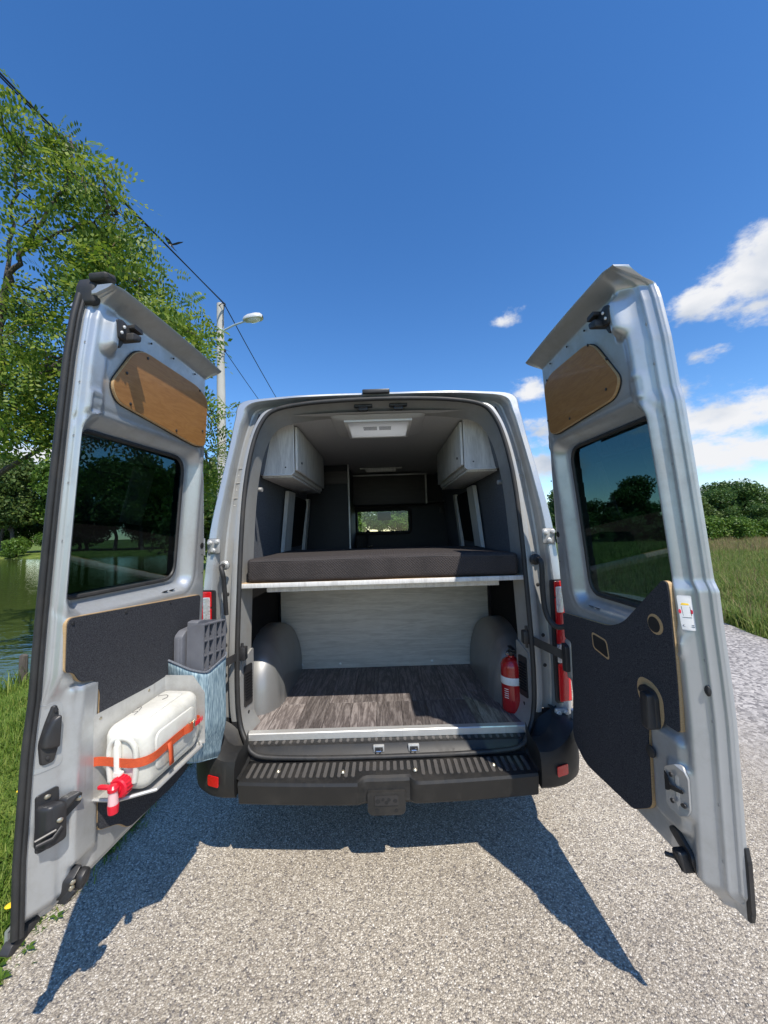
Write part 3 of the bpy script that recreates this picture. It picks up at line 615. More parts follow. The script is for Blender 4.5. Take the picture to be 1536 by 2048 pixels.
# --- tail lamps, hinges, check straps, grab cable
for sg in (-1, 1):
    q = lambda a, b, w, sg=sg: (XC + sg * a, YS - .026 - w + .02 * sst(.9, 1.0, a), b)
    tl = obj('tail_lamp', MB().prism(rrect(.882, .972, .70, 1.335, .012), 0, .014, q), 'black_plastic', van)
    for (b0, b1, mt) in ((1.245, 1.328, 'lens_red'), (1.09, 1.242, 'lens_red'), (.905, 1.0, 'lens_clear'), (.708, .902, 'lens_red'), (1.003, 1.087, 'lens_red')):
        obj('lamp_lens', MB().prism(rrect(.90, .968, b0, b1, .008), .014, .022, q, bev=.003), mt, tl)
    obj('lamp_lens', MB().prism(rrect(.905, .945, 1.165, 1.30, .008), .022, .027, q, bev=.003), 'lens_clear', tl)
    for hz in (1.565, .635):
        hg = obj('door_hinge', MB().box(XC + sg * .905 - .036, XC + sg * .905 + .036, YS - .05 + lean(hz), YS - .03 + lean(hz), hz - .042, hz + .042, .012), 'frame_paint', van)
        for (a, b) in ((-.018, .02), (.02, .024), (0, -.022)):
            obj('hinge_bolt', MB().lathe([(.013, 0), (.013, .006), (.009, .008), (.009, .016), (.0, .017)], 6, lambda x, y, z, a=a, b=b, sg=sg, hz=hz: (XC + sg * .905 + a + x, YS - .05 + lean(hz) - z, hz + b + y)), 'aluminium', hg)
        obj('hinge_pin', MB().tube([(XC + sg * .955, YS - .07 + lean(hz), hz - .045), (XC + sg * .955, YS - .07 + lean(hz), hz + .045)], .014, 10), 'paint', hg)

# --- load bay and interior
for sg in (-1, 1):
    wl_ = [(.565, .83), (1.0, .845), (1.34, .845)]
    obj('side_lining', MB().grid([[(XC + sg * x, y, z) for z, x in wl_] for y in (2.22, 2.6, 3.08)]), 'felt_black', van)
    wu = [(1.36, .845), (1.6, .835), (1.85, .81), (2.05, .785), (2.2, .755), (2.335, .70)]
    obj('side_lining', MB().grid([[(XC + sg * x, y, z) for z, x in wu] for y in (2.24, 2.7, 3.2, 4.0, 5.0)]), 'felt_grey', van)
    for y0, y1 in ((3.12, 3.34), (3.92, 4.02)):
        tb = obj('trim_board', MB().prism(rrect(y0, y1, 1.37, 1.97, .01), 0, .03, lambda a, b, w, sg=sg: (XC + sg * (.835 - .14 * max(0, b - 1.55) - w), a, b)), 'locker_wood', van)
        for b in (1.45, 1.75): obj('trim_button', MB().lathe([(.011, 0), (.011, .004), (.006, .006)], 12, lambda x, y, z, sg=sg, b=b, y0=y0: (XC + sg * (.805 - .14 * max(0, b - 1.55) - z), y0 + .05 + x, b + y)), 'black_plastic', tb)
    obj('side_window', MB().prism(rrect(3.38, 3.9, 1.5, 1.95, .06), 0, .012, lambda a, b, w, sg=sg: (XC + sg * (.832 - .13 * max(0, b - 1.5) - w), a, b)), 'felt_black', van)
    # overhead locker
    xi, xo = .565, .76
    lk = obj('overhead_locker', MB().prism(rpoly([(xo + .02, 2.008), (xi + .002, 2.008), (xi - .004, 2.02), (xi - .004, 2.335), (xo - .045, 2.335)], [0, .012, .012, 0, 0]), 2.5, 3.62, lambda a, b, w, sg=sg: (XC + sg * a, w, b)), 'locker_wood', van)
    obj('locker_front', MB().box(XC + sg * (xi - .02) - .009, XC + sg * (xi - .02) + .009, 2.51, 3.61, 2.035, 2.325, .005), 'locker_wood', lk)
    obj('locker_edge', MB().tube([(XC + sg * xo, 2.499, 2.006), (XC + sg * (xi + .012), 2.499, 2.006), (XC + sg * (xi - .004), 2.499, 2.02), (XC + sg * (xi - .004), 2.499, 2.335)], .0055, 6), 'label_white', lk)
    obj('locker_plinth', MB().box(XC + sg * (xi + .11) - .10, XC + sg * (xi + .11) + .10, 2.52, 3.62, 1.992, 2.006, .003), 'locker_wood', lk)
    obj('locker_catch', MB().lathe([(.008, 0), (.008, .008)], 10, lambda x, y, z, sg=sg: (XC + sg * (xi - .028 - z), 2.62 + x, 2.10 + y)), 'black_plastic', lk)
    obj('locker_catch', MB().lathe([(.005, 0), (.005, .003)], 10, lambda x, y, z, sg=sg: (XC + sg * (xi + .05) + x, 2.499 - z, 2.055 + y)), 'black_plastic', lk)
    # chrome reading-light bracket under the locker
    br = MB().tube([(XC + sg * .80, 2.44, 1.99), (XC + sg * .80, 2.42, 1.93), (XC + sg * .79, 2.40, 1.905)], .006, 8); br.tube([(XC + sg * .815, 2.40, 1.905), (XC + sg * .735, 2.39, 1.90)], .014, 10)
    obj('reading_lamp', br, 'aluminium', van)
    obj('pillar_lining', MB().prism(rpoly([(2.20, 2.00), (2.48, 2.00), (2.48, 2.30), (2.30, 2.33), (2.22, 2.18)], .03), 0, .02, lambda a, b, w, sg=sg: (XC + sg * (.775 - .20 * max(0, b - 2.0) - w), a, b)), 'felt_grey', van)
    # wheel arch: pressed steel, rounded, with two swaged rings
    rowsA = []
    for i in range(41):
        y = 2.30 + .80 * i / 40; row = []
        t = (y - 2.74) / .44; h = .425 * (max(0, 1 - abs(t) ** 2.6)) ** (1 / 2.2)
        wI = .80 - .155 * (max(0, 1 - abs(t) ** 5)) ** .5
        for j in range(19):
            s = j / 18; z = .555 + max(.004, h) * math.sin(s * math.pi / 2) ** .8; x = wI + (.845 - wI) * (1 - math.cos(s * math.pi / 2) ** .55)
            rid = .006 * (math.exp(-((abs(t) - .74) / .03) ** 2) + math.exp(-((abs(t) - .56) / .03) ** 2)) * (s < .98)
            row.append((XC + sg * (x - rid), y, z + rid))
        rowsA.append(row)
    obj('wheel_arch', MB().grid(rowsA), 'arch_paint', van, ang=70)
    # vent grille and lower trim on the pillar inside
    gp = obj('pillar_trim', MB().prism(rpoly([(2.115, .58), (2.24, .58), (2.24, .98), (2.135, .93), (2.115, .86)], .015), 0, .012, lambda a, b, w, sg=sg: (XC + sg * (.80 - .25 * (a - 2.1) - w), a, b)), 'frame_paint', van)
    obj('vent_plate', MB().prism(rrect(2.145, 2.22, .68, .90, .012), .012, .016, lambda a, b, w, sg=sg: (XC + sg * (.80 - .25 * (a - 2.1) - w), a, b)), 'black_plastic', gp)
    for i in range(10):
        obj('vent_slat', MB().prism(rrect(2.152, 2.213, .715 + i * .0155, .723 + i * .0155, .003, 2), .016, .021, lambda a, b, w, sg=sg: (XC + sg * (.80 - .25 * (a - 2.1) - w), a, b)), 'felt_black', gp)
    obj('lashing_knob', MB().lathe([(.016, 0), (.016, .008), (.010, .012)], 12, lambda x, y, z, sg=sg: (XC + sg * (.775 - z), 2.19 + x, .635 + y)), 'black_plastic', gp)
cg = MB().grid([[(XC + x, y, 2.345 - .012 * (x / .7) ** 2) for x in (-.74, -.5, -.25, 0, .25, .5, .74)] for y in (2.30, 2.375, 2.83, 3.4, 4.0, 5.0)])
cg.f = [f for f in cg.f if not all(2.37 < cg.v[i][1] < 2.84 and abs(cg.v[i][0] - XC) < .26 for i in f)]
ceil = obj('ceiling', cg, 'ceiling_fabric', van)
sr = MB(); ro = rrect(XC - .30, XC + .30, 2.335, 2.875, .06); ri = rrect(XC - .205, XC + .205, 2.395, 2.81, .01)
sr.grid([[(*p, 2.340) for p in ro + ro[:1]], [(p[0] + (XC - p[0]) * .06, p[1] + (2.6 - p[1]) * .06, 2.329) for p in ro + ro[:1]], [(*p, 2.318) for p in ri + ri[:1]], [(*p, 2.345) for p in ri + ri[:1]]])
obj('skylight_surround', sr, 'ceiling_fabric', ceil)
fr = MB()
for a0, a1, b0, b1 in ((-.215, .215, 2.385, 2.405), (-.215, .215, 2.795, 2.82), (-.215, -.195, 2.405, 2.795), (.195, .215, 2.405, 2.795)): fr.box(XC + a0, XC + a1, b0, b1, 2.308, 2.326, .003)
obj('skylight_frame', fr, 'label_white', ceil)
obj('skylight_pane', MB().box(XC - .196, XC + .196, 2.404, 2.796, 2.311, 2.317), 'skylight_glass', ceil)
for i in range(5):
    obj('pane_print', MB().box(XC - .10, XC - .01, 2.52 + i * .018, 2.527 + i * .018, 2.3095, 2.3105), 'dark_panel', ceil)
    obj('pane_print', MB().box(XC + .005, XC + .085, 2.52 + i * .018, 2.527 + i * .018, 2.3095, 2.3105), 'dark_panel', ceil)
cl = obj('ceiling_lamp', MB().box(XC - .17, XC + .17, 4.30, 4.36, 2.285, 2.335, .006), 'locker_wood', ceil)
obj('lamp_rail', MB().box(XC - .24, XC + .24, 4.37, 4.39, 2.33, 2.343), 'aluminium', ceil)
# bed board, bulkhead board
bd = obj('bed_board', MB().box(XC - .80, XC + .80, 2.118, 3.06, 1.335, 1.353, .002), 'ply_edge', van)
obj('board_edge', MB().box(XC - .805, XC + .805, 2.110, 2.119, 1.330, 1.3545, .002), 'locker_wood', bd)
obj('bed_rail', MB().box(XC - .66, XC + .66, 2.20, 2.23, 1.292, 1.335, .003), 'locker_wood', bd)
bh = obj('bulkhead_board', MB().box(XC - .815, XC + .815, 3.06, 3.078, .560, 1.335, .002), 'pale_wood', van)
for a, b in ((-.76, .82), (.775, .83), (-.66, .595), (-.36, .59), (.36, .59), (.68, .595)):
    obj('board_screw', MB().lathe([(.012, 0), (.012, .003), (.006, .006)], 12, lambda x, y, z, a=a, b=b: (XC + a + x, 3.06 - z, b + y)), 'aluminium', bh)
obj('bed_deck', MB().box(XC - .82, XC + .82, 3.08, 3.7, 1.30, 1.353), 'dark_panel', van)
# tall unit, partition with window to the cab
tu = obj('tall_unit', MB().box(XC - .84, XC - .35, 4.05, 4.98, .56, 2.33, .004), 'dark_panel', van)
obj('unit_edge', MB().box(XC - .353, XC - .336, 4.03, 4.048, .56, 2.335, .002), 'aluminium', tu)
obj('unit_header', MB().box(XC - .62, XC - .355, 4.02, 4.049, 2.13, 2.26, .003), 'dark_wood', tu)
pt = MB()
for a0, a1, b0, b1 in ((-.86, -.335, .56, 2.34), (.345, .86, .56, 2.34), (-.335, .345, .56, 1.60), (-.335, .345, 1.89, 2.34)): pt.box(XC + a0, XC + a1, 5.0, 5.03, b0, b1)
part_ = obj('partition', pt, 'dark_panel', van)
gk = rrect(XC - .345, XC + .355, 1.592, 1.898, .05)
obj('window_gasket', MB().tube([(a, 4.995, b) for a, b in gk], .024, 8, closed=True), 'rubber', part_)
obj('window_pane', MB().grid([[(XC - .34, 5.01, 1.6), (XC + .35, 5.01, 1.6)], [(XC - .34, 5.01, 1.89), (XC + .35, 5.01, 1.89)]]), 'clear_glass', part_)
uc = obj('upper_cabinet', MB().box(XC - .36, XC + .56, 4.72, 4.99, 1.94, 2.31, .004), 'dark_panel', van)
obj('cabinet_door', MB().box(XC - .35, XC + .53, 4.702, 4.718, 1.945, 2.29, .003), 'dark_wood', uc)
obj('cabinet_edge', MB().box(XC - .36, XC + .56, 4.698, 4.716, 2.298, 2.316, .002), 'aluminium', uc); obj('cabinet_edge', MB().box(XC + .535, XC + .555, 4.698, 4.716, 1.94, 2.296, .002), 'aluminium', uc)
obj('cabinet_shelf', MB().box(XC + .56, XC + .78, 4.72, 4.99, 1.955, 1.97, .002), 'dark_wood', uc)
ct = obj('kitchen_counter', MB().box(XC - .35, XC + .82, 4.4, 4.99, .56, 1.38, .004), 'dark_panel', van)
obj('tap', MB().tube([(XC - .20, 4.75, 1.38), (XC - .20, 4.75, 1.60), (XC - .19, 4.72, 1.63), (XC - .17, 4.68, 1.62)], .013, 8).tube([(XC - .20, 4.75, 1.42), (XC - .13, 4.75, 1.44)], .011, 8), 'chrome', ct)
obj('wall_socket', MB().box(XC + .74, XC + .80, 4.985, 4.998, 1.83, 1.90, .006), 'black_plastic', part_)

# --- grab cable / loom at the pillars
obj('cable_loom', MB().tube(spline([(XC + .832, 2.085, 1.44), (XC + .835, 2.04, 1.44), (XC + .838, 2.03, 1.40), (XC + .84, 2.035, 1.25), (XC + .85, 2.02, 1.15), (XC + .88, 1.985, 1.105), (XC + .925, 1.955, 1.115)], 6), .0135, 9), 'rubber', van)
obj('cable_boot', MB().lathe([(.03, 0), (.03, .012), (.018, .02), (.02, .03), (.016, .036), (.018, .045)], 14, lambda x, y, z: (XC + .832 + x, 2.10 - z, 1.44 + y)), 'rubber', van)
obj('cable_loom', MB().tube(spline([(XC - .855, 2.10, 1.46), (XC - .853, 2.05, 1.455), (XC - .84, 2.04, 1.42), (XC - .838, 2.05, 1.37), (XC - .836, 2.07, 1.2)], 6), .012, 9), 'rubber', van)
obj('cable_boot', MB().lathe([(.026, 0), (.026, .012), (.016, .02), (.018, .03)], 14, lambda x, y, z: (XC - .855 + x, 2.11 - z, 1.46 + y)), 'frame_paint', van)

# ------------------------------------------------------------------ rear doors
def door_lean(z): return 0.0 if z < 1.0 else 0.125 * ((z - 1.0) / 1.4) ** 1.3
class Door:
    """u: from hinge to free edge, z: up, w: towards the load-bay side of the door"""
    def __init__(s, h, f, sgn):
        s.h = Vector(h); d = Vector(f) - s.h; s.d = d.normalized(); s.n = Vector((-s.d.y, s.d.x))
        if s.n.x * sgn > 0: s.n = -s.n
    def __call__(s, u, z, w=0.0):
        p = s.h + s.d * u + s.n * (door_lean(z) + w); return (p.x, p.y, z)
LDR = Door((-.925, 2.03), (-1.03, 1.08), -1); RDR = Door((.885, 2.03), (.925, 1.08), 1)
def interp(x, xs, ys):
    return float(np.interp(x, xs, ys))
def uH(z): return interp(z, [.44, .50, .55, .60, .75, .90, 1.3, 1.55, 1.8, 2.05, 2.36, 2.46], [.30, .235, .17, .13, .085, .06, .05, .07, .105, .145, .185, .19])
def uFl(z): return interp(z, [.44, .7, .95, 1.15, 2.2, 2.33, 2.42], [.897, .894, .878, .862, .853, .846, .832])
def uFr(z): return interp(z, [.44, .7, 1.3, 1.41, 1.44, 2.0, 2.04, 2.20, 2.33, 2.40, 2.46], [.882, .880, .878, .880, .868, .868, .862, .862, .852, .840, .826])
WIN = {'L': (.248, .818, 1.432, 1.985), 'R': (.262, .802, 1.308, 1.972)}
REC = {'L': (.165, .838, 1.362, 2.040), 'R': (.175, .822, 1.232, 2.030)}
def skin_w(S, u, z, zb, zt):
    uF = uFl(z) if S == 'L' else uFr(z); e = uF - u
    if S == 'R':
        w = interp(e, [0, .003, .006, .0135, .016, .020, .030, .034, .056, .060, .066], [-.082, -.078, -.072, -.069, -.046, -.042, -.040, -.036, -.004, -.001, 0])
    else:
        wa = interp(e, [0, .004, .012, .015, .022, .026, .032], [-.055, -.05, -.046, -.028, -.024, -.004, 0])
        wb = interp(e, [0, .006, .012, .085, .105, .12], [-.062, -.058, -.050, -.014, .004, .004])
        t = sst(1.22, 1.12, z) if z < 1.22 else 0.0
        t = 1 - sst(1.10, 1.22, z)
        w = wa * (1 - t) + wb * t
    w -= .008 * sst(.07, .10, e)
    d = sd_rr(u, z, *REC[S], .085); w -= .050 * sst(0.0, .055, -d)
    w -= .004 * math.exp(-((d - .012) / .007) ** 2)
    w -= .035 * (1 - sst(0, .028, u - uH(z)))
    w -= .062 * (1 - sst(0, .075, z - zb))
    d = sd_rr(u, z, .735, .815, 2.235, 2.375, .03); w += .034 * sst(-.005, .030, -d) * sst(.035, .06, e)
    for a0, a1, b0, b1 in ((.77, .815, 2.03, 2.10), (.165, .20, 1.99, 2.05), (.77, .82, REC[S][2] - .03, REC[S][2] + .015)):
        q = sd_rr(u, z, a0, a1, b0, b1, .012); w += .005 * math.exp(-(q / .006) ** 2)
    if S == 'L':
        d = sd_rr(u, z, .690, .80, .60, 1.155, .02); w += .016 * sst(-.004, .016, -d)
    else:
        d = sd_rr(u, z, .645, .80, .625, .945, .04); w += .022 * sst(-.004, .022, -d)
        d = sd_rr(u, z, .735, .815, .70, .86, .02); w += .012 * sst(-.004, .012, -d)
        d = sd_rr(u, z, .05, .14, .86, 1.06, .03); w += .016 * sst(-.004, .014, -d)
    d = sd_rr(u, z, .70, .80, .49, .60, .04); w -= .012 * sst(0, .02, -d)
    lp = 1 - sst(0, .050, zt - z)
    w = max(w, -.084); return w * (1 - lp) + .056 * lp
def build_door(S, D, label):
    uF = uFl if S == 'L' else uFr
    NU, NZ = 118, 236; us = np.linspace(0, 1, NU)
    EO = np.array([.125, .115, .107, .100, .092, .085, .078, .072, .066, .060, .056, .053, .0505, .048, .046, .044, .040, .034, .028, .025, .023, .0215, .020, .018, .016, .0135, .012, .010, .008, .006, .0045, .003, .0015, 0])
    ss = np.concatenate([np.linspace(0, .855, 84, endpoint=False), 1 - EO / .86])
    ts = np.concatenate([np.linspace(0, .06, 22, endpoint=False), np.linspace(.06, .93, 178, endpoint=False), np.linspace(.93, 1, 36)])
    P = np.zeros((len(ts), len(ss), 2)); Wd = np.zeros((len(ts), len(ss)))
    for i, t in enumerate(ts):
        for j, s in enumerate(ss):
            zb = .470 + .012 * (1 - s); zt = 2.437 - .022 * (1 - s) ** 2 - .010 * sst(.94, 1.0, s)
            z = zb + (zt - zb) * t; u = uF(z) - EO[j - 84] if j >= 84 else uH(z) + (uF(z) - .125 - uH(z)) * s / .855
            Wd[i, j] = skin_w(S, u, z, zb, zt); P[i, j] = (u + (.028 if S == 'R' else .008) * (1 - sst(0, .050, zt - z)) * sst(.7, 1, s), z)
    nr, nc = len(ts), len(ss); vs = []; 
    for i in range(nr):
        for j in range(nc): vs.append(D(P[i, j, 0], P[i, j, 1], Wd[i, j]))
    for i in range(nr):
        for j in range(nc):
            u, z = P[i, j]; e = min(1, .012 / .012)
            ow = -.086 if S == 'R' else -.086 + .018 * sst(.80, 1.0, ss[j])
            vs.append(D(u, z, min(ow, Wd[i, j] - .010) if ts[i] < .97 else min(-.086 + .09 * sst(.97, 1.0, ts[i]), Wd[i, j] - .006)))
    o2 = nr * nc; fs = []; a0, a1, b0, b1 = WIN[S]
    for i in range(nr - 1):
        for j in range(nc - 1):
            c = (P[i, j] + P[i + 1, j + 1]) / 2
            if sd_rr(c[0], c[1], a0, a1, b0, b1, .04) < -.008: continue
            k = i * nc + j; fs.append([k, k + 1, k + nc + 1, k + nc]); fs.append([k + o2, k + nc + o2, k + nc + 1 + o2, k + 1 + o2])
    bd_ = [j for j in range(nc)] + [i * nc + nc - 1 for i in range(1, nr)] + [(nr - 1) * nc + j for j in range(nc - 2, -1, -1)] + [i * nc for i in range(nr - 2, 0, -1)]
    for i in range(len(bd_)):
        a, b = bd_[i], bd_[(i + 1) % len(bd_)]; fs.append([a, a + o2, b + o2, b])
    mb = MB(); mb.v = vs; mb.f = fs
    door = obj('rear_door', mb, 'paint', van, ang=75)
    door['label'] = label
    zc = [1.0 + .06 * i for i in range(1, 25)]
    fn = lambda a, b, w: D(a, b, w)
    # glass with rubber gasket
    glass = rrect(a0, a1, b0, b1, .075)
    if S == 'R': glass = rpoly([(a0, b0), (.63, b0 - .004), (a1, 1.455), (a1, b1), (a0, b1)], [.075, .02, .03, .06, .075])
    obj('window_glass', MB().prism(glass, -.060, -.056, fn, zc), 'tinted_glass', door, smooth=False)
    dens = []
    for i in range(len(glass)):
        p, q = Vector(glass[i]), Vector(glass[(i + 1) % len(glass)]); n = max(1, int((q - p).length / .05))
        dens += [tuple(p.lerp(q, k / n)) for k in range(n)]
    obj('window_gasket', MB().tube([D(a, b, -.056) for a, b in dens], .0085, 8, closed=True), 'rubber', door)
    return door, fn, zc
def plate(name, poly, w0, w1, m, parent, fn, zc=(), bev=0.0, **k): return obj(name, MB().prism(poly, w0, w1, fn, zc, bev), m, parent, **k)
def knob(name, D, u, z, w, prof, m, parent, n=14):
    return obj(name, MB().lathe(prof, n, lambda x, y, q: D(u + x, z + y, w + q)), m, parent)
scr = [(.0055, 0), (.0055, .002), (.003, .0035)]

ldoor, lfn, lzc = build_door('L', LDR, 'left rear door carrying a white water canister and a blue felt pocket')
rdoor, rfn, rzc = build_door('R', RDR, 'right rear door with dark felt panel, seen from its shaded inner side')
ply = {'L': [(.180, 2.052), (.255, 2.042), (.715, 2.095), (.748, 2.150), (.650, 2.318), (.275, 2.310), (.195, 2.275)], 'R': [(.212, 2.058), (.265, 2.042), (.690, 2.062), (.735, 2.115), (.615, 2.308), (.295, 2.312), (.222, 2.275)]}
for S, D, door, fn in (('L', LDR, ldoor, lfn), ('R', RDR, rdoor, rfn)):
    pg = rpoly(ply[S], [.03, .03, .035, .03, .06, .04, .03]); cz = [2.0 + .05 * i for i in range(8)]
    ins = [(p[0] + (.46 - p[0]) * .012, p[1] + (2.18 - p[1]) * .02) for p in pg]
    plate('panel_gasket', [(p[0] - (.46 - p[0]) * .012, p[1] - (2.18 - p[1]) * .025) for p in pg], -.010, -.0045, 'rubber', door, fn, cz)
    pb = plate('plywood_panel', pg, -.006, .004, 'ply_edge', door, fn, cz); pb.name = 'panel_core'
    plate('plywood_panel', ins, .004, .0052, 'plywood', door, fn, cz)
    for a, b in ((.265, 2.296), (.60, 2.298), (.69, 2.205), (.66, 2.105), (.40, 2.075), (.215, 2.12)): knob('panel_screw', D, a, b, .005, scr, 'black_plastic', door)
    # upper latch
    lz = 2.318; lu = .745; fn = lambda a, b, w, D=D: D(.752 + (a - .745) * .66, 2.322 + (b - 2.318) * .70, w * .85)
    lb = MB().prism(rpoly([(lu - .055, lz - .035), (lu + .035, lz - .05), (lu + .055, lz + .03), (lu + .02, lz + .045), (lu - .05, lz + .022)], .012), -.004, .045, fn, bev=.006)
    lb.prism(rpoly([(lu - .085, lz + .015), (lu - .02, lz + .02), (lu - .02, lz + .04), (lu - .075, lz + .035)], .006), .01, .07, fn); lb.prism(rpoly([(lu - .07, lz - .03), (lu - .01, lz - .045), (lu - .01, lz - .005), (lu - .07, lz + .0)], .01), .005, .075, fn, bev=.006)
    lb.prism(rpoly([(lu + .00, lz - .085), (lu + .035, lz - .05), (lu + .02, lz - .03), (lu - .02, lz - .05)], .006), -.004, .03, fn)
    obj('upper_latch', lb, 'black_plastic', door, ang=30)
    for a, b in ((lu + .014, lz + .012), (lu + .022, lz - .010)): knob('latch_screw', D, a, b, .0395, [(.005, 0), (.005, .003), (.002, .005)], 'label_white', door)
    # plugs and drain holes on the hinge-side pillar of the door
    knob('hole_plug', D, .118, 1.575, -.014, [(.015, 0), (.015, .007), (.008, .009)], 'wire', door)
    for a, b in ((.120, 1.74), (.128, 1.84), (.112, 1.53), (.100, 1.44)): knob('small_hole', D, a, b, -.010, [(.0035, 0), (.0035, .003)], 'wire', door, 8)
    for a in (.30, .345): obj('sill_plug', MB().lathe([(.016, 0), (.016, .003)], 12, lambda x, y, q, a=a, D=D, S=S: D(a + x, REC[S][2] + .022 + y * .3 + q, -.030 + y * .9 + q)), 'rubber', door)

    for z_ in (.62, .78, 1.02, 1.20, 1.62, 1.80, 1.95, 2.12, 2.25):
        k_ = .026 if S == 'R' else .019
        uu = (uFr if S == 'R' else uFl)(z_) - k_
        if S == 'R' or z_ > 1.25: obj('spot_weld', MB().lathe([(.0042, 0), (.0042, .0008), (.002, .0004)], 10, lambda x, y, q, uu=uu, z_=z_, D=D, S=S: D(uu + x, z_ + y, skin_w(S, uu, z_, .47, 2.437) + .0004 + q)), 'frame_paint', door)
    for a, b in ((.45, 2.365), (.30, 2.36), (.58, 2.365), (.50, REC[S][2] - .012), (.70, REC[S][2] - .006)): knob('small_hole', D, a, b, -.0045, [(.004, 0), (.004, .003)], 'wire', door, 8)
# --- left door: felt panel, tray, hardware
cp = [(.125, 1.338), (.835, 1.382), (.828, 1.215), (.800, 1.205), (.775, 1.165), (.715, 1.150), (.692, 1.10), (.695, .645), (.60, .60), (.56, .552), (.30, .545), (.20, .56), (.125, .68)]
cpr = rpoly(cp, [.02, .025, .01, .02, .02, .02, .02, .02, .05, .05, .03, .03, .03])
plate('panel_core', cpr, -.006, .0055, 'ply_edge', ldoor, lfn, lzc)
plate('felt_panel', [(p[0] + (.47 - p[0]) * .008, p[1] + (.95 - p[1]) * .006) for p in cpr], .0055, .009, 'felt_dark', ldoor, lfn, lzc)
for a, b in ((.815, 1.362), (.60, 1.352), (.35, 1.338), (.70, .67)): knob('panel_screw', LDR, a, b, .009, scr, 'black_plastic', ldoor)
# rubber seal along the free edge of the left door, corner cap and bottom trim
edge = [(uFl(z) + .002, z) for z in np.linspace(.50, 2.405, 60)]
obj('edge_seal', MB().tube([LDR(u, z, -.058) for u, z in edge], .0105, 10), 'rubber', ldoor); obj('edge_seal', MB().tube([LDR(u - .006, z, -.044) for u, z in edge], .006, 8), 'rubber', ldoor)
cc = MB().prism(rpoly([(.795, 2.405), (.806, 2.375), (.838, 2.372), (.842, 2.43), (.83, 2.462), (.80, 2.45)], .012), -.068, -.005, lfn, bev=.012).prism(rpoly([(.80, 2.45), (.845, 2.438), (.852, 2.462), (.81, 2.474)], .010), -.02, .04, lfn, bev=.01)
obj('corner_cap', cc, 'rubber', ldoor, ang=50)
obj('edge_trim', MB().prism(rpoly([(.82, .482), (.905, .458), (.918, .470), (.905, .488), (.83, .502)], .006), -.088, -.058, lfn, bev=.005), 'black_plastic', ldoor)
# outer latch flap, lock block, bottom latch on the edge flank
def flank(a, b, w): return LDR(a, b, w + skin_w('L', a, b, .47, 2.42))
def hflank(a, b, w): return flank(.832 + (a - .836) * .68, b, w * .8)
hp = rpoly([(.862, .945), (.822, .945), (.806, 1.00), (.806, 1.085), (.812, 1.112), (.826, 1.112), (.848, 1.06), (.866, 1.01)], .012)
ho = obj('door_handle', MB().prism(hp, .0, .012, hflank, bev=.004), 'black_plastic', ldoor, ang=40)
obj('handle_flap', MB().prism(rpoly([(.868, .995), (.815, .985), (.808, 1.085), (.835, 1.075), (.862, 1.03)], .012), .012, .032, hflank, bev=.008), 'black_plastic', ldoor, ang=50)
obj('handle_recess', MB().prism(rrect(.800, .870, .925, 1.12, .02), .0005, .002, flank, [.93 + .02 * i for i in range(10)]), 'paint', ldoor)
for a, b in ((.822, 1.098), (.848, .965)): obj('latch_screw', MB().lathe([(.006, 0), (.006, .003), (.003, .004)], 10, lambda x, y, q, a=a, b=b: hflank(a + x, b + y, .0155 + q)), 'black_plastic', ldoor)
lk = MB().prism(rpoly([(.862, .70), (.815, .70), (.812, .868), (.860, .862)], .008), .0, .006, flank).prism(rpoly([(.868, .715), (.820, .72), (.818, .83), (.862, .835)], .014), .006, .048, flank, bev=.01)
lk.prism(rpoly([(.818, .755), (.775, .80), (.772, .825), (.818, .82)], .006), .004, .014, flank); lk.prism(rpoly([(.83, .80), (.80, .81), (.79, .84), (.82, .835)], .006), .02, .045, flank, bev=.004)
obj('door_lock', lk, 'black_plastic', ldoor, ang=40)
obj('lock_lever', MB().tube([flank(.835, .765, .05), flank(.86, .748, .058), flank(.888, .745, .052), flank(.888, .758, .05), flank(.85, .765, .054)], .005, 8), 'chrome', ldoor).data.materials[0] = MATS['black_plastic']
for a, b, q in ((.838, .85, .006), (.84, .786, .05), (.783, .812, .014)): obj('lock_bolt', MB().lathe([(.007, 0), (.007, .003), (.0035, .006)], 12, lambda x, y, k, a=a, b=b, q=q: flank(a + x, b + y, q + k)), 'zinc', ldoor)
bl = MB().prism(rpoly([(.805, .515), (.765, .525), (.748, .565), (.765, .60), (.80, .575)], .010), .0, .026, flank, bev=.005).prism(rpoly([(.785, .530), (.752, .540), (.742, .575), (.762, .585), (.783, .570)], .010), .026, .052, flank, bev=.010).prism(rpoly([(.81, .512), (.79, .515), (.782, .542), (.80, .55)], .006), .015, .042, flank)
obj('bottom_latch', bl, 'black_plastic', ldoor, ang=40)
for a, b, q in ((.797, .553, .027), (.794, .568, .027), (.797, .530, .043)): obj('latch_screw', MB().lathe([(.0075, 0), (.0075, .003), (.004, .005)], 12, lambda x, y, k, a=a, b=b, q=q: flank(a + x, b + y, q + k)), 'zinc', ldoor)
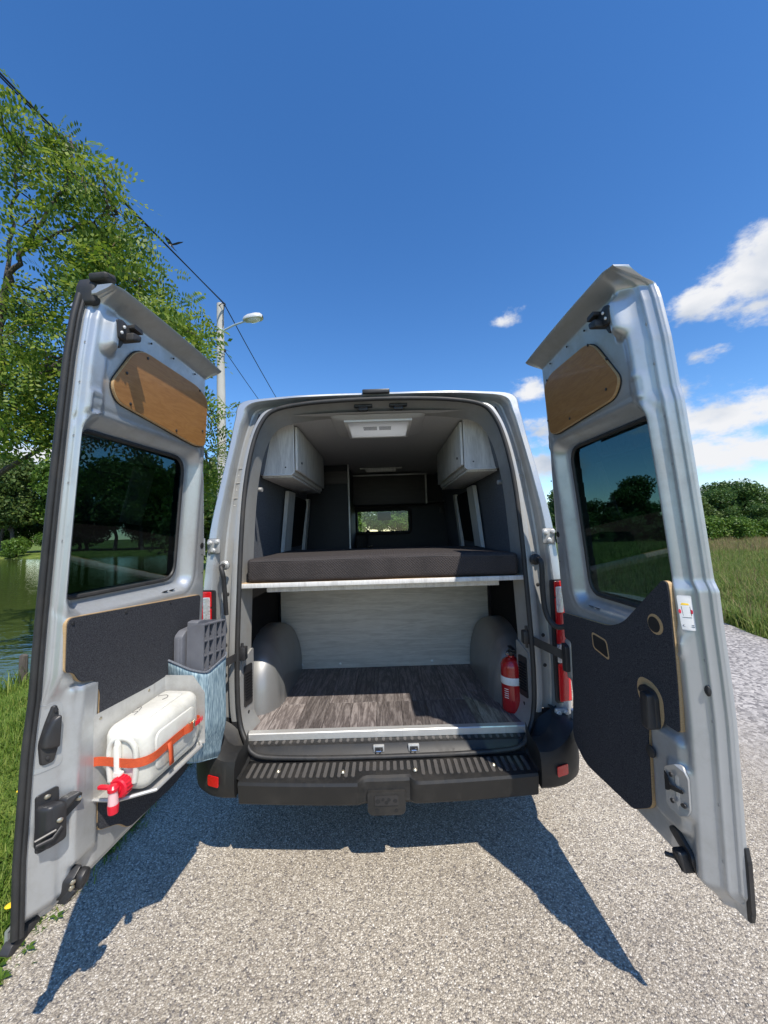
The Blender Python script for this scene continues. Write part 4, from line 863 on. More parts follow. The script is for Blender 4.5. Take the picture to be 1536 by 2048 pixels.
# aluminium canister tray bolted to the door: back plate, shelf, end plate
tray = plate('canister_tray', rpoly([(.718, .757), (.718, 1.032), (.44, 1.025), (.355, 1.03), (.355, .757)], .006), .009, .012, 'aluminium', ldoor, lfn)
obj('tray_shelf', MB().prism(rpoly([(.715, .010), (.715, .095), (.655, .190), (.39, .190), (.362, .165), (.362, .010)], .004), .755, .758, lambda a, b, w: LDR(a, w, b)), 'aluminium', ldoor)
obj('tray_lip', MB().tube([LDR(.715, .760, .012), LDR(.715, .762, .095), LDR(.655, .762, .190), LDR(.39, .762, .190), LDR(.362, .762, .165)], .006, 6), 'aluminium', ldoor)
obj('tray_end', MB().prism(rpoly([(.010, .757), (.188, .757), (.188, .965), (.135, 1.035), (.010, 1.035)], .006), .359, .362, lambda a, b, w: LDR(w, b, a)), 'aluminium', ldoor)
for a, b in ((.690, 1.012), (.46, 1.012), (.69, .78)): knob('tray_rivet', LDR, a, b, .012, scr, 'zinc', ldoor)

# --- right door: felt panel with cut-outs, hardware, warning sticker
cr_ = [(.100, 1.188), (.470, 1.212), (.565, 1.248), (.690, 1.352), (.795, 1.436), (.812, 1.43), (.814, 1.40), (.790, .955), (.690, .955), (.646, .90), (.640, .625), (.54, .552), (.215, .530), (.118, .60), (.145, .86), (.150, 1.06), (.095, 1.065)]
crr = rpoly(cr_, [.012, .06, .05, .02, .012, .008, .01, .012, .06, .04, .03, .02, .05, .04, .01, .015, .01])
plate('panel_core', crr, -.006, .0075, 'ply_edge', rdoor, rfn, rzc)
plate('felt_panel', [(p[0] + (.47 - p[0]) * (.010 if p[0] > .6 else .003), p[1] + (.93 - p[1]) * .002) for p in crr], .0075, .011, 'felt_dark', rdoor, rfn, rzc)
def ringplate(name, poly_o, grow, w, m): return plate(name, poly_o, w, w + .0012, m, rdoor, rfn)
circ = lambda a, b, r, n=20, k=1.0: [(a + r * math.cos(i * 2 * math.pi / n), b + r * k * math.sin(i * 2 * math.pi / n)) for i in range(n)]
ringplate('cutout_edge', circ(.734, 1.282, .034), 0, .011, 'ply_edge'); ringplate('cutout_hole', circ(.729, 1.280, .026), 0, .0122, 'wire')
ringplate('cutout_edge', rpoly([(.342, 1.088), (.452, 1.068), (.446, 1.148), (.342, 1.158)], .018), 0, .011, 'ply_edge'); ringplate('cutout_hole', rpoly([(.350, 1.094), (.446, 1.076), (.440, 1.142), (.350, 1.150)], .015), 0, .0122, 'wire')
ringplate('cutout_edge', rpoly([(.64, .94), (.70, .915), (.728, .96), (.728, 1.04), (.69, 1.075), (.62, 1.075), (.60, 1.02)], .03), 0, .011, 'ply_edge')
hd = MB().prism(rpoly([(.645, 1.055), (.695, 1.05), (.71, 1.03), (.712, .93), (.685, .915), (.668, .95), (.665, 1.01), (.625, 1.03)], .012), .0122, .03, rfn, bev=.006).prism(rrect(.672, .712, .925, 1.045, .012), .03, .055, rfn, bev=.008)
obj('pull_handle', hd, 'black_plastic', rdoor, ang=45)
knob('hole_plug', RDR, .668, .835, .020, [(.020, 0), (.020, .005), (.012, .008)], 'rubber', rdoor)
def rflank(a, b, w): return RDR(a, b, w + skin_w('R', a, b, .47, 2.42))
obj('hole_plug', MB().lathe([(.016, 0), (.016, .004), (.009, .007)], 16, lambda x, y, q: rflank(.853 + x * .45, 1.11 + y, q + .001)), 'rubber', rdoor)
lp = obj('lock_plate', MB().prism(rpoly([(.742, .705), (.80, .705), (.812, .73), (.812, .84), (.79, .865), (.742, .83)], .015), .004, .010, rflank, [.72 + .02 * i for i in range(8)]), 'frame_paint', rdoor, ang=25)
obj('lock_slot', MB().prism(rpoly([(.745, .760), (.758, .765), (.768, .775), (.80, .778), (.80, .788), (.768, .79), (.757, .812), (.745, .82)], .003), .010, .0125, rflank), 'wire', rdoor)
for a, b in ((.772, .822), (.772, .742), (.80, .744)): obj('lock_bolt', MB().lathe([(.007, 0), (.007, .003), (.004, .004)], 12, lambda x, y, q, a=a, b=b: rflank(a + x, b + y, .010 + q)), 'black_plastic', rdoor)
bl = MB().prism(rpoly([(.79, .51), (.735, .555), (.70, .615), (.735, .63), (.80, .585)], .014), .0, .012, rflank, bev=.004).prism(rpoly([(.785, .525), (.745, .55), (.74, .58), (.775, .585)], .01), .012, .05, rflank, bev=.008)
bl.tube([rflank(.75, .55, .03), rflank(.735, .548, .05), rflank(.725, .545, .056)], .007, 8)
obj('bottom_latch', bl, 'black_plastic', rdoor, ang=45)
obj('edge_trim', MB().prism(rpoly([(.872, .47), (.884, .47), (.890, .50), (.890, .64), (.882, .68), (.872, .66)], .006), -.096, -.083, rfn, bev=.004), 'black_plastic', rdoor)
obj('check_bracket', MB().prism(rpoly([(.085, .90), (.125, .905), (.125, 1.03), (.085, 1.04)], .01), .0, .03, lambda a, b, w: RDR(a, b, w), bev=.006), 'black_plastic', rdoor)
st = lambda a, b, w: rflank(.8238 + (a - .819) * .74, b, .0012 + w * 1.6)
obj('warning_sticker', MB().prism(rrect(.819, .846, 1.285, 1.392, .004, 2), 0, .0006, st, [1.29 + .015 * i for i in range(7)]), 'label_white', rdoor)
obj('sticker_triangle', MB().prism([(.8245, 1.363), (.8405, 1.363), (.8325, 1.387)], .0008, .0018, st), 'yellow', rdoor); obj('sticker_mark', MB().prism([(.8318, 1.368), (.8332, 1.368), (.8332, 1.379), (.8318, 1.379)], .0016, .0022, st), 'ink', rdoor)
obj('sticker_dot', MB().prism(circ(.8215, 1.343, .0022, 10, 3.0), .0008, .0018, st), 'sticker_red', rdoor); obj('sticker_dot', MB().prism(circ(.8435, 1.343, .0022, 10, 3.0), .0008, .0018, st), 'sticker_red', rdoor)
for a0, z0, a1, z1 in ((.8255, 1.338, .8295, 1.346), (.8365, 1.346, .8405, 1.338), (.824, 1.325, .842, 1.325), (.8245, 1.359, .8255, 1.33), (.8405, 1.359, .8415, 1.33), (.822, 1.300, .827, 1.306), (.822, 1.300, .827, 1.294), (.827, 1.306, .827, 1.294), (.830, 1.300, .834, 1.300), (.837, 1.297, .845, 1.297), (.838, 1.302, .844, 1.302)):
    obj('sticker_mark', MB().tube([st(a0, z0, .0010), st(a1, z1, .0010)], .0009, 4), 'ink', rdoor)
# black door-check straps between pillar and door
def strap(pts, wdt, m, name):
    mb = MB(); rows = []
    for p in pts: rows.append([(p[0], p[1], p[2] - wdt / 2), (p[0], p[1], p[2] + wdt / 2)])
    rows2 = [[(a[0] + .004, a[1] - .006, a[2]) for a in r] for r in rows]
    mb.grid(rows); mb.grid(rows2); n = len(pts)
    for i in range(n - 1):
        mb.add([rows[i][0], rows[i + 1][0], rows2[i + 1][0], rows2[i][0]], [[0, 1, 2, 3]]); mb.add([rows[i][1], rows[i + 1][1], rows2[i + 1][1], rows2[i][1]], [[0, 1, 2, 3]])
    return obj(name, mb, m, van)
sp_ = strap([(XC + .765, 2.11, 1.025), (XC + .80, 2.04, 1.01), (XC + .86, 1.98, .985), (.888, 1.93, .965)], .045, 'black_plastic', 'check_strap')
strap([(XC - .765, 2.11, .985), (XC - .80, 2.04, .975), (XC - .86, 1.98, .955), (-.905, 1.93, .945)], .04, 'black_plastic', 'check_strap')
for sg in (-1, 1): obj('check_mount', MB().box(XC + sg * .765 - .02, XC + sg * .765 + .02, 2.085, 2.13, .99 if sg > 0 else .95, 1.06 if sg > 0 else 1.02, .006).tube([(XC + sg * .765, 2.10, .97), (XC + sg * .765, 2.10, 1.085 if sg > 0 else 1.04)], .008, 8), 'black_plastic', van)

# ------------------------------------------------------------------ loose things in and on the van
mat_root = thing('mattress', (XC, 2.6, 1.354), 'black woven foam mattress lying on the bed board', 'mattress')
bm = bmesh.new(); bmesh.ops.create_cube(bm, size=1)
for v in bm.verts: v.co = Vector((XC + v.co.x * 1.50, 2.60 + v.co.y * .945, 1.4205 + v.co.z * .132))
bmesh.ops.bevel(bm, geom=list(bm.edges), offset=.028, segments=4, affect='EDGES', profile=.6)
bmesh.ops.subdivide_edges(bm, edges=[e for e in bm.edges if e.calc_length() > .3], cuts=24, use_grid_fill=True)
for v in bm.verts:
    x, y, z = v.co
    if z > 1.40: v.co.z += .005 * math.sin(x * 4.2 + 1.2) * math.sin(y * 3 + .5) + .003 * sst(.3, -.7, x) - .006 * sst(.3, .75, x)
    if y < 2.2: v.co.y += .006 * math.sin(x * 6 + .6) + .004 * math.sin(x * 15)
obj('mattress_cover', MB().from_bm(bm), 'mattress_cloth', mat_root, ang=60)
obj('mattress_piping', MB().tube([(XC + x, 2.131 + .006 * math.sin(x * 6 + .6) + .004 * math.sin(x * 15), 1.470 + .003 * sst(.3, -.7, x) - .006 * sst(.3, .75, x) + .002 * math.sin(x * 4.2 + 1.2)) for x in np.linspace(-.725, .725, 50)], .0035, 6), 'mattress_piping', mat_root)

# fire extinguisher
ex, ey, ez = .715, 2.285, .5605
exr = thing('fire_extinguisher', (ex, ey, ez), 'red fire extinguisher with a white band standing inside the right wheel arch', 'fire extinguisher')
at_ = lambda x, y, z: (ex + x, ey + y, ez + z)
obj('cylinder', MB().lathe([(.050, 0), (.058, .004), (.062, .014), (.062, .250), (.060, .265), (.050, .285), (.032, .298), (.018, .303), (.018, .315)], 32, at_), 'ext_red', exr, ang=50)
obj('white_band', MB().lathe([(.0622, .158), (.0634, .160), (.0634, .198), (.0622, .200)], 32, at_, cap=False), 'label_white', exr)
obj('valve', MB().lathe([(.017, .310), (.020, .314), (.020, .336), (.014, .340), (.012, .352)], 16, at_), 'black_plastic', exr)
obj('lever', MB().box(ex - .012, ex + .012, ey - .065, ey + .03, ez + .352, ez + .360, .003).box(ex - .010, ex + .010, ey - .055, ey + .02, ez + .336, ez + .343, .003), 'black_plastic', exr)
obj('gauge', MB().lathe([(.013, 0), (.013, .014), (.010, .016)], 16, lambda x, y, z: (ex - .018 - z, ey - .006 + x, ez + .325 + y)), 'chrome', exr)
obj('hose', MB().tube(spline([(ex + .015, ey, ez + .325), (ex + .05, ey - .01, ez + .325), (ex + .07, ey - .01, ez + .28), (ex + .069, ey, ez + .12)], 5), .008, 8), 'black_plastic', exr)
obj('info_label', MB().grid([[at_(.0626 * math.cos(a), .0626 * math.sin(a), z) for a in np.linspace(R(205), R(262), 8)] for z in (.075, .145)]), 'ext_red', exr)
for i in range(5): obj('label_line', MB().grid([[at_(.0630 * math.cos(a), .0630 * math.sin(a), z) for a in np.linspace(R(208), R(232), 6)] for z in (.085 + i * .012, .089 + i * .012)]), 'label_white', exr)

# water canister, strapped in the tray
def DL(a, b, w): return LDR(a, b, w)
cu0, cu1, cw0, cw1, cz0, cz1 = .378, .694, .016, .182, .764, .992
cloc = Vector(LDR(.52, .757, .09)); can = thing('water_canister', cloc, 'white plastic water canister with red tap strapped to the left door', 'canister')
bm = bmesh.new(); bmesh.ops.create_cube(bm, size=1)
for v in bm.verts: v.co = Vector(((cu0 + cu1) / 2 + v.co.x * (cu1 - cu0), (cz0 + cz1) / 2 + v.co.y * (cz1 - cz0), (cw0 + cw1) / 2 + v.co.z * (cw1 - cw0)))
for v in bm.verts:                                # shoulders: end towards the road is a little smaller
    if v.co.x > .6: v.co.y += -.010 if v.co.y > .9 else .004
bmesh.ops.bevel(bm, geom=list(bm.edges), offset=.042, segments=7, affect='EDGES', profile=.5)
obj('canister_body', MB().from_bm(bm, DL), 'white_plastic', can, ang=60)
rb = MB().prism(rrect(.425, .65, .815, .945, .03), cw1 - .002, cw1 + .005, DL, bev=.004)
obj('side_panel', rb, 'white_plastic', can, ang=60)
obj('side_panel', MB().prism(rrect(.425, .645, .06, .142, .025), cz1 - .004, cz1 + .003, lambda a, b, w: DL(a, w - .006 * sst(.5, .64, a), b), bev=.003), 'white_plastic', can, ang=60)
hoop = spline([(.056, .81), (.05, .87), (.055, .925), (.08, .950), (.12, .948), (.145, .92), (.148, .86), (.142, .81)], 5)
obj('end_ridge', MB().tube([DL(cu1 + .001, z, w) for w, z in hoop], .010, 8), 'white_plastic', can, ang=60)
obj('carry_handle', MB().prism(rpoly([(.080, .838), (.097, .838), (.097, .934), (.093, .950), (.084, .950), (.080, .934)], .003), cu1 + .004, cu1 + .018, lambda a, b, w: DL(w, b, a), bev=.003).prism(rrect(.080, .107, .834, .848, .003), cu1 + .004, cu1 + .02, lambda a, b, w: DL(w, b, a)), 'white_cap', can)
tu_, tz_, tw_ = cu1, .806, .108
cap = MB().lathe([(.026, -.004), (.026, .004), (.031, .005), (.031, .030), (.027, .034), (.014, .034), (.013, .045)], 24, lambda x, y, z: DL(tu_ + z, tz_ + y, tw_ + x))
for k in range(18):
    a = k * 2 * math.pi / 18; cap.box(-.002, .002, .030, .0335, .006, .029, fn=lambda x, y, z, a=a: DL(tu_ + z, tz_ + x * math.sin(a) + y * math.cos(a), tw_ + x * math.cos(a) - y * math.sin(a)))
obj('cap', cap, 'red_plastic', can)
obj('tap_body', MB().lathe([(.013, .0), (.014, .02), (.015, .034), (.015, .042)], 16, lambda x, y, z: DL(tu_ + .050 + x, .812 - z, tw_ + y)).lathe([(.012, .03), (.012, .05)], 14, lambda x, y, z: DL(tu_ + z, tz_ + y, tw_ + x)), 'pink_tap', can)
obj('tap_nozzle', MB().lathe([(.0155, 0), (.0165, .004), (.015, .027), (.013, .028)], 16, lambda x, y, z: DL(tu_ + .050 + x, .771 - z, tw_ + y)), 'red_plastic', can)
obj('tap_lever', MB().lathe([(.016, 0), (.017, .01), (.010, .018)], 14, lambda x, y, z: DL(tu_ + .050 + x, .812 + z, tw_ + y)).prism(rrect(-.052, .004, -.008, .008, .006), .818, .825, lambda a, b, w: DL(tu_ + .05 + b, w, tw_ + a)), 'red_plastic', can)
# faded embossed scribbles on the canister top
for pts in ([(.47, .06), (.46, .09), (.48, .105), (.50, .10)], [(.57, .05), (.56, .06), (.585, .07)], [(.60, .055), (.59, .07), (.615, .075)]):
    obj('scribble', MB().tube([DL(a, cz1 + .003 - .006 * sst(.5, .64, a), b) for a, b in spline(pts, 4)], .0012, 4), 'rib_plastic', can)

# orange strap
sloc = Vector(LDR(.55, .87, .09)); ors = thing('lashing_strap', sloc, 'orange lashing strap drawn across the white water canister', 'strap')
path = [(.716, .012), (.708, .022), (.7045, .05), (.706, .09), (.706, .138), (.694, .172), (.665, .1895), (.61, .1905), (.55, .1905), (.49, .193)]
sp = spline(path, 5)
def band(pts, hw, th, m, name, zf):
    a = [[DL(u, zf(i) - hw, w), DL(u, zf(i) + hw, w)] for i, (u, w) in enumerate(pts)]
    mb = MB().grid(a); 
    o = obj(name, mb, m, ors, smooth=False, recalc=False); md = o.modifiers.new('thickness', 'SOLIDIFY'); md.thickness = th; md.offset = 0; return o
n = len(sp)
band(sp, .0145, .002, 'strap_orange', 'webbing', lambda i: .882 - .006 * math.sin(i / n * 3))
band(spline([(.49, .193), (.47, .205), (.495, .209), (.52, .201)], 5), .015, .002, 'strap_orange', 'webbing_loop', lambda i: .882 + .004 * i / 10)
band([(.475, .193), (.44, .192), (.40, .189), (.376, .175), (.366, .11)], .010, .002, 'strap_orange', 'webbing', lambda i: .874 - .002 * i)
bk = MB().prism(rrect(.445, .485, .868, .898, .004), .193, .199, DL).tube([DL(.45, .868, .201), DL(.48, .90, .201)], .003, 6).tube([DL(.45, .90, .201), DL(.48, .868, .201)], .003, 6)
obj('buckle', bk, 'zinc', ors)
for i in range(5): obj('stitch', MB().tube([DL(.436 - i * .010, .864, .1945), DL(.431 - i * .010, .884, .1945), DL(.426 - i * .010, .864, .1945)], .0014, 4), 'red_plastic', ors)
tail = MB().grid([[DL(.59 + .012 + d, z, .193 + k), DL(.59 - .011 + d, z, .193 + k)] for z, d, k in ((.885, 0, .0), (.86, .001, .006), (.835, .003, .008), (.812, .006, .012))])
o = obj('strap_tail', tail, 'strap_orange', ors, recalc=False); md = o.modifiers.new('thickness', 'SOLIDIFY'); md.thickness = .002

# blue felt pocket hanging on the door, with two levelling ramps in it
ploc = Vector(LDR(.22, .62, .05)); pk = thing('felt_pocket', ploc, 'blue-grey brushed felt pocket hanging on the left door behind the canister', 'pocket')
def pocket_row(t):
    # t 0 bottom .. 1 rim ; plan outline in (u,w)
    W_ = .120 + .036 * sst(0, .4, t)
    pl = rpoly([(.345 - .02 * (1 - t), .010), (.338 - .02 * (1 - t), W_ * .8), (.295, W_), (.120, W_), (.098, W_ * .8), (.098, .010)], [0, .03, .03, .025, .02, 0], 4)
    out = []
    for a, b in pl:
        zb = .56 + (a - .1) * .42; ztop = 1.092 - .42 * b + .02 * sst(.2, .1, a) + .004 * math.sin(a * 60)
        out.append(LDR(a, zb + (ztop - zb) * t, b + .002 * math.sin(a * 14 + t * 5)))
    return out
rowsP = [pocket_row(t) for t in np.linspace(0, 1, 16)]
pb = MB().grid(rowsP); pb.add(rowsP[0], [list(range(len(rowsP[0])))])
o = obj('pocket_body', pb, 'blue_felt', pk, ang=70); md = o.modifiers.new('thickness', 'SOLIDIFY'); md.thickness = .004
obj('pocket_rim', MB().tube(rowsP[-1], .005, 6), 'felt_grey', pk)
def ramp(label, u0, u1, w0, w1, z0, z1, waffle):
    loc = Vector(LDR((u0 + u1) / 2, z0, (w0 + w1) / 2)); r = thing('levelling_ramp', loc, label, 'levelling ramp', 'grey levelling ramps in the felt pocket')
    if waffle:
        obj('ramp_body', MB().prism(rpoly([(u0 + .004, z0), (u1, z0), (u1, z1 + .022), (u1 - .03, z1 + .024), (u0 + .06, z1 + .004), (u0 + .004, z1 - .012)], .006), w0, w1 - .030, DL, bev=.004), 'grey_plastic', r)
        obj('ramp_side', MB().prism(rpoly([(w0, z0), (w1, z0), (w1, z1 + .012), (w1 - .02, z1 + .014), (w0, z1)], .004), u1 - .006, u1 + .001, lambda a, b, w: DL(w, b, a)), 'grey_plastic', r)
        for uu in (u0, u0 + .042, u0 + .086, u0 + .100, u0 + .146): obj('ramp_rib', MB().box(uu, uu + .0045, z0, z1 - .010 + (uu - u0) * .12, w1 - .031, w1, fn=lambda a, b, c: DL(a, b, c)), 'grey_plastic', r)
        for i, zz in enumerate((z1 - .012, z1 - .085, z1 - .150, z1 - .215, z1 - .28)):
            obj('ramp_rib', MB().box(u0, u1, zz - .0025, zz + .0025, w1 - .031, w1 - .001, fn=lambda a, b, c: DL(a, b + (a - u0) * .10, c)), 'grey_plastic', r)
            for j in range(4):
                ua = u0 + .044 * j; obj('ramp_rib', MB().box(0, 1, -.002, .002, w1 - .030, w1 - .012, fn=lambda a, b, c, ua=ua, zz=zz: DL(ua + .042 * a, zz - .064 + .062 * a + b, c)), 'grey_plastic', r)
    else:
        obj('ramp_body', MB().prism(rpoly([(u0, z0), (u1, z0), (u1, z1 - .02), (u1 - .03, z1), (u0 + .02, z1 + .004), (u0, z1 - .02)], .012), w0, w1, DL, bev=.006), 'grey_plastic', r)
        obj('ramp_lug', MB().box(u1 - .004, u1 + .004, z0, z1 - .03, w0 + .01, w1 - .012, .002, fn=lambda a, b, c: DL(a, b, c)), 'grey_plastic', r)
    return r
ramp('grey plastic levelling ramp with ribbed hollow side, nearer the van', .112, .302, .062, .140, .80, 1.222, True)
ramp('smooth grey plastic levelling ramp next to the felt door panel', .130, .318, .014, .052, .80, 1.205, False)

# ------------------------------------------------------------------ street lamp, cables, bird, post
lx, ly = -5.05, 12.0; lz = land_z(lx, ly)
lamp = thing('street_lamp', (lx, ly, lz), 'grey concrete pole carrying a street lamp and overhead cables', 'street lamp')
obj('pole', MB().lathe([(.17, 0), (.165, 1.0), (.105, 9.05 - lz), (.08, 9.07 - lz)], 16, lambda x, y, z: (lx + x, ly + y, lz + z)), 'concrete', lamp)
obj('lamp_arm', MB().tube([(lx + .1, ly, 8.18), (lx + .45, ly - .02, 8.34), (lx + .85, ly - .03, 8.46)], .028, 8), 'lamp_arm', lamp)
rowsL = []
for t, hw, hh in ((0, .07, .07), (.05, .12, .12), (.16, .16, .17), (.40, .175, .185), (.55, .15, .15), (.62, .07, .08)):
    rowsL.append([(lx + .75 + t, ly - .03 + hw * math.cos(a), 8.47 + t * .12 + hh * max(-.15, math.sin(a))) for a in np.linspace(0, 2 * math.pi, 17)])
obj('lamp_head', MB().grid(rowsL), 'lamp_metal', lamp)
obj('lamp_bowl', MB().lathe([(.0, -.10), (.06, -.09), (.11, -.05), (.13, 0)][::-1], 16, lambda x, y, z: (lx + 1.08 + x * 1.7, ly - .03 + y * 1.15, 8.50 + x * .2 + z)), 'lamp_glass', lamp)
for z, s in ((8.95, 1), (7.45, -1)):
    obj('insulator_bracket', MB().tube([(lx, ly - .1, z), (lx + .14, ly - .16, z + .03), (lx + .24, ly - .14, z + .0)], .012, 6).lathe([(.03, 0), (.035, .03), (.02, .05), (.03, .07), (.015, .1)], 10, lambda x, y, q, z=z: (lx + .2 + x, ly - .15 + y, z - .05 + q)), 'wire', lamp)
obj('pole_clamp', MB().lathe([(.125, 0), (.125, .05)], 16, lambda x, y, z: (lx + x, ly + y, 8.15 + z)), 'lamp_arm', lamp); obj('pole_clamp', MB().lathe([(.13, 0), (.13, .05)], 16, lambda x, y, z: (lx + x, ly + y, 7.4 + z)), 'lamp_arm', lamp)
obj('lamp_lead', MB().tube(spline([(lx + .2, ly - .15, 8.9), (lx + .14, ly - .14, 8.6), (lx + .16, ly - .15, 8.35), (lx + .13, ly - .13, 8.2)], 4), .012, 6), 'wire', lamp)
def sag(a, b, s, n=16): return [tuple(np.array(a) * (1 - t) + np.array(b) * t - np.array([0, 0, 4 * s * t * (1 - t)])) for t in np.linspace(0, 1, n)]
def cable(label, pts, r, twin=False):
    loc = Vector(pts[len(pts) // 2]); c = thing('overhead_cable', loc, label, 'cable', 'overhead cables')
    obj('conductor', MB().tube(pts, r, 6), 'wire', c)
    if twin: obj('conductor', MB().tube([(x + .035 * math.sin(i * .4), y, z + .035 * math.cos(i * .4)) for i, (x, y, z) in enumerate(pts)], r * .8, 6), 'wire', c)
top = (-4.87, 11.88, 8.98)
cable('upper twin cable from the lamp pole passing over the locust tree', sag((-7.9, -6, 9.6), top, .10), .017, True)
cable('upper cable from the lamp pole disappearing behind the van roof', sag(top, (-6.4, 44, 9.3), .9), .017)
lowp = (-4.88, 11.9, 7.47)
cable('thin lower cable from the lamp pole through the locust tree', sag((-8.2, 0, 7.9), lowp, -.25), .012)
cable('thin lower cable from the lamp pole towards the van roof', sag(lowp, (-6.2, 44, 7.8), .75), .012)
bx_, by_, bz_ = -5.57, 10.0, 9.39
bird = thing('bird', (bx_, by_, bz_), 'small dark swallow flying beside the upper cable', 'bird')
bw = lambda x, y, z: (bx_ + .06 + x * 1.45, by_ + y * 1.45, bz_ + .10 + z * 1.45)
bmesh_b = MB()
prof_b = [(-.13, .004), (-.08, .016), (-.02, .026), (.03, .024), (.06, .020), (.08, .014), (.10, .002)]
bmesh_b.grid([[bw(-x * .6 + r * .5 * math.cos(a), r * math.sin(a) * .9, x * .8 + r * .6 * math.cos(a) * .6) for a in np.linspace(0, 2 * math.pi, 11)] for x, r in prof_b])
obj('body', bmesh_b, 'bird', bird)
for s in (-1, 1):
    obj('wing', MB().grid([[bw(.02 * 1, 0, .03), bw(-.03, 0, -.01)], [bw(.05 + s * .05, s * .06, .09 + .02 * s), bw(.01 + s * .05, s * .06, .03 + .02 * s)], [bw(.10 * s + .05, s * .15, .13 + .05 * s), bw(.09 * s + .04, s * .15, .11 + .05 * s)]]), 'bird', bird, recalc=False)
obj('tail', MB().add([bw(.06, .01, -.08), bw(.06, -.01, -.08), bw(.13, -.04, -.15), bw(.10, 0, -.12), bw(.13, .04, -.15)], [[0, 1, 2, 3], [0, 3, 4]]), 'bird', bird, recalc=False)
obj('belly', MB().lathe([(.004, -.02), (.012, 0), (.012, .02), (.003, .04)], 8, lambda x, y, z: bw(x - z * .6 - .012, y - .012, z * .8 - .01)), 'bird_white', bird)
pz = land_z(-5.1, 5.45)
post = obj('wooden_post', MB().lathe([(.055, -.3), (.052, .2), (.05, .42), (.03, .44)], 9, lambda x, y, z: (-5.1 + x * 1.1 + .03 * z, 5.45 + y * .8, pz + z)), 'post_wood', None)
tag(post, 'short weathered wooden post at the edge of the pond', 'post')

# ------------------------------------------------------------------ vegetation
def rand_rot(n, droop=0.0):
    """random orthonormal frames (n,3,3): rows = along, across, normal"""
    a = rng.normal(size=(n, 3)); a[:, 2] = a[:, 2] * .6 - droop; a /= np.linalg.norm(a, axis=1)[:, None]
    b = rng.normal(size=(n, 3)); b -= (b * a).sum(1)[:, None] * a; b /= np.linalg.norm(b, axis=1)[:, None]
    return a, b, np.cross(a, b)
def compound_leaves(centres, per, spread, length=.27, pairs=7):
    """pinnate leaves: every leaflet a small pointed quad"""
    n = len(centres) * per; c = np.repeat(np.asarray(centres, float), per, 0) + rng.normal(size=(n, 3)) * np.asarray(spread)
    a, b, m = rand_rot(n, .35)
    # leaf plane tends to face the sky
    m = m * np.sign(m[:, 2:3] + 1e-6); L = length * rng.uniform(.7, 1.25, n)
    V = []
    for k in range(2 * pairs + 1):
        t = (k // 2 + 1) / (pairs + .6); side = 0 if k == 2 * pairs else (1 if k % 2 == 0 else -1)
        sag_ = -np.array([0, 0, 1.0]) * (L * .30 * t * t)[:, None]
        base = c + a * (L * t)[:, None] + sag_
        d = (b * side * .95 + a * (.32 if side else 1.0)); d = d + m * rng.uniform(-.35, .1, n)[:, None]; d /= np.linalg.norm(d, axis=1)[:, None]
        ll = (L * .25 * (1 - .25 * abs(t - .5)))[:, None]; wv = np.cross(m, d) * ll * .25
        V.append(np.stack([base + d * ll * .08, base + d * ll * .5 + wv, base + d * ll, base + d * ll * .5 - wv], 1))
    V = np.concatenate(V, 0).reshape(-1, 3); F = np.arange(len(V)).reshape(-1, 4)
    return V, F
tips = [(-7.84, 8.0, 11.52), (-7.97, 8.5, 11.57), (-6.46, 7.8, 11.0), (-6.45, 8.0, 10.72), (-7.38, 8.5, 10.69), (-5.96, 8.0, 10.18), (-5.29, 7.6, 9.2), (-5.15, 7.5, 8.6), (-5.6, 8.0, 8.68), (-6.56, 8.5, 9.88), (-5.73, 8.0, 8.19), (-5.15, 7.4, 7.5), (-5.43, 7.8, 7.47), (-4.73, 7.6, 6.88), (-5.51, 8.4, 6.92), (-6.31, 8.5, 7.54), (-7.91, 8.5, 7.06), (-7.01, 8.0, 6.51), (-3.85, 7.2, 5.74), (-4.47, 7.6, 6.25), (-3.57, 7.2, 5.54), (-4.44, 8.0, 5.66), (-7.54, 8.0, 5.92), (-6.89, 8.0, 5.2), (-7.84, 8.0, 5.01), (-7.3, 8.0, 4.4), (-7.09, 8.5, 4.78), (-7.34, 7.5, 3.99), (-7.27, 8.2, 4.08), (-3.88, 9.0, 4.85), (-3.7, 9.0, 4.3), (-4.07, 9.5, 3.7), (-4.39, 10.0, 3.09), (-5.94, 8.0, 5.76), (-5.74, 8.5, 5.2), (-5.01, 8.8, 4.82), (-5.48, 9.0, 3.94), (-4.53, 9.0, 4.27), (-7.03, 9.0, 4.35), (-6.45, 9.2, 3.17), (-5.42, 9.5, 3.05)]
tips = [(x - .12, y, z - .85 * max(0, z - 7) / 4.5) for x, y, z in tips]
far_tips = [(-9.5 + 2.2 * math.cos(k * 1.7) + rng.uniform(-.6, .6), 8.6 + 2.3 * math.sin(k * 2.3), 4.6 + 5.4 * ((k * .381) % 1)) for k in range(15)] + [(-6.5 + rng.uniform(-1.4, 1.4), 10.4 + rng.uniform(-.6, .8), 5 + rng.uniform(0, 5)) for k in range(9)]
CAMP = np.array([0, 0, 1.62]); pull = lambda p, k=.78: tuple(CAMP + k * (np.array(p) - CAMP))
tips = [pull((x - .12, y, z - .05)) for x, y, z in tips]; far_tips = [pull(t) for t in far_tips]
tb = (-8.9, 6.3, land_z(-8.9, 6.3) - .2)
locust = thing('locust_tree', (-8.9, 6.3, tb[2]), 'leafy locust tree with feathery leaves overhanging the pond on the left', 'tree')
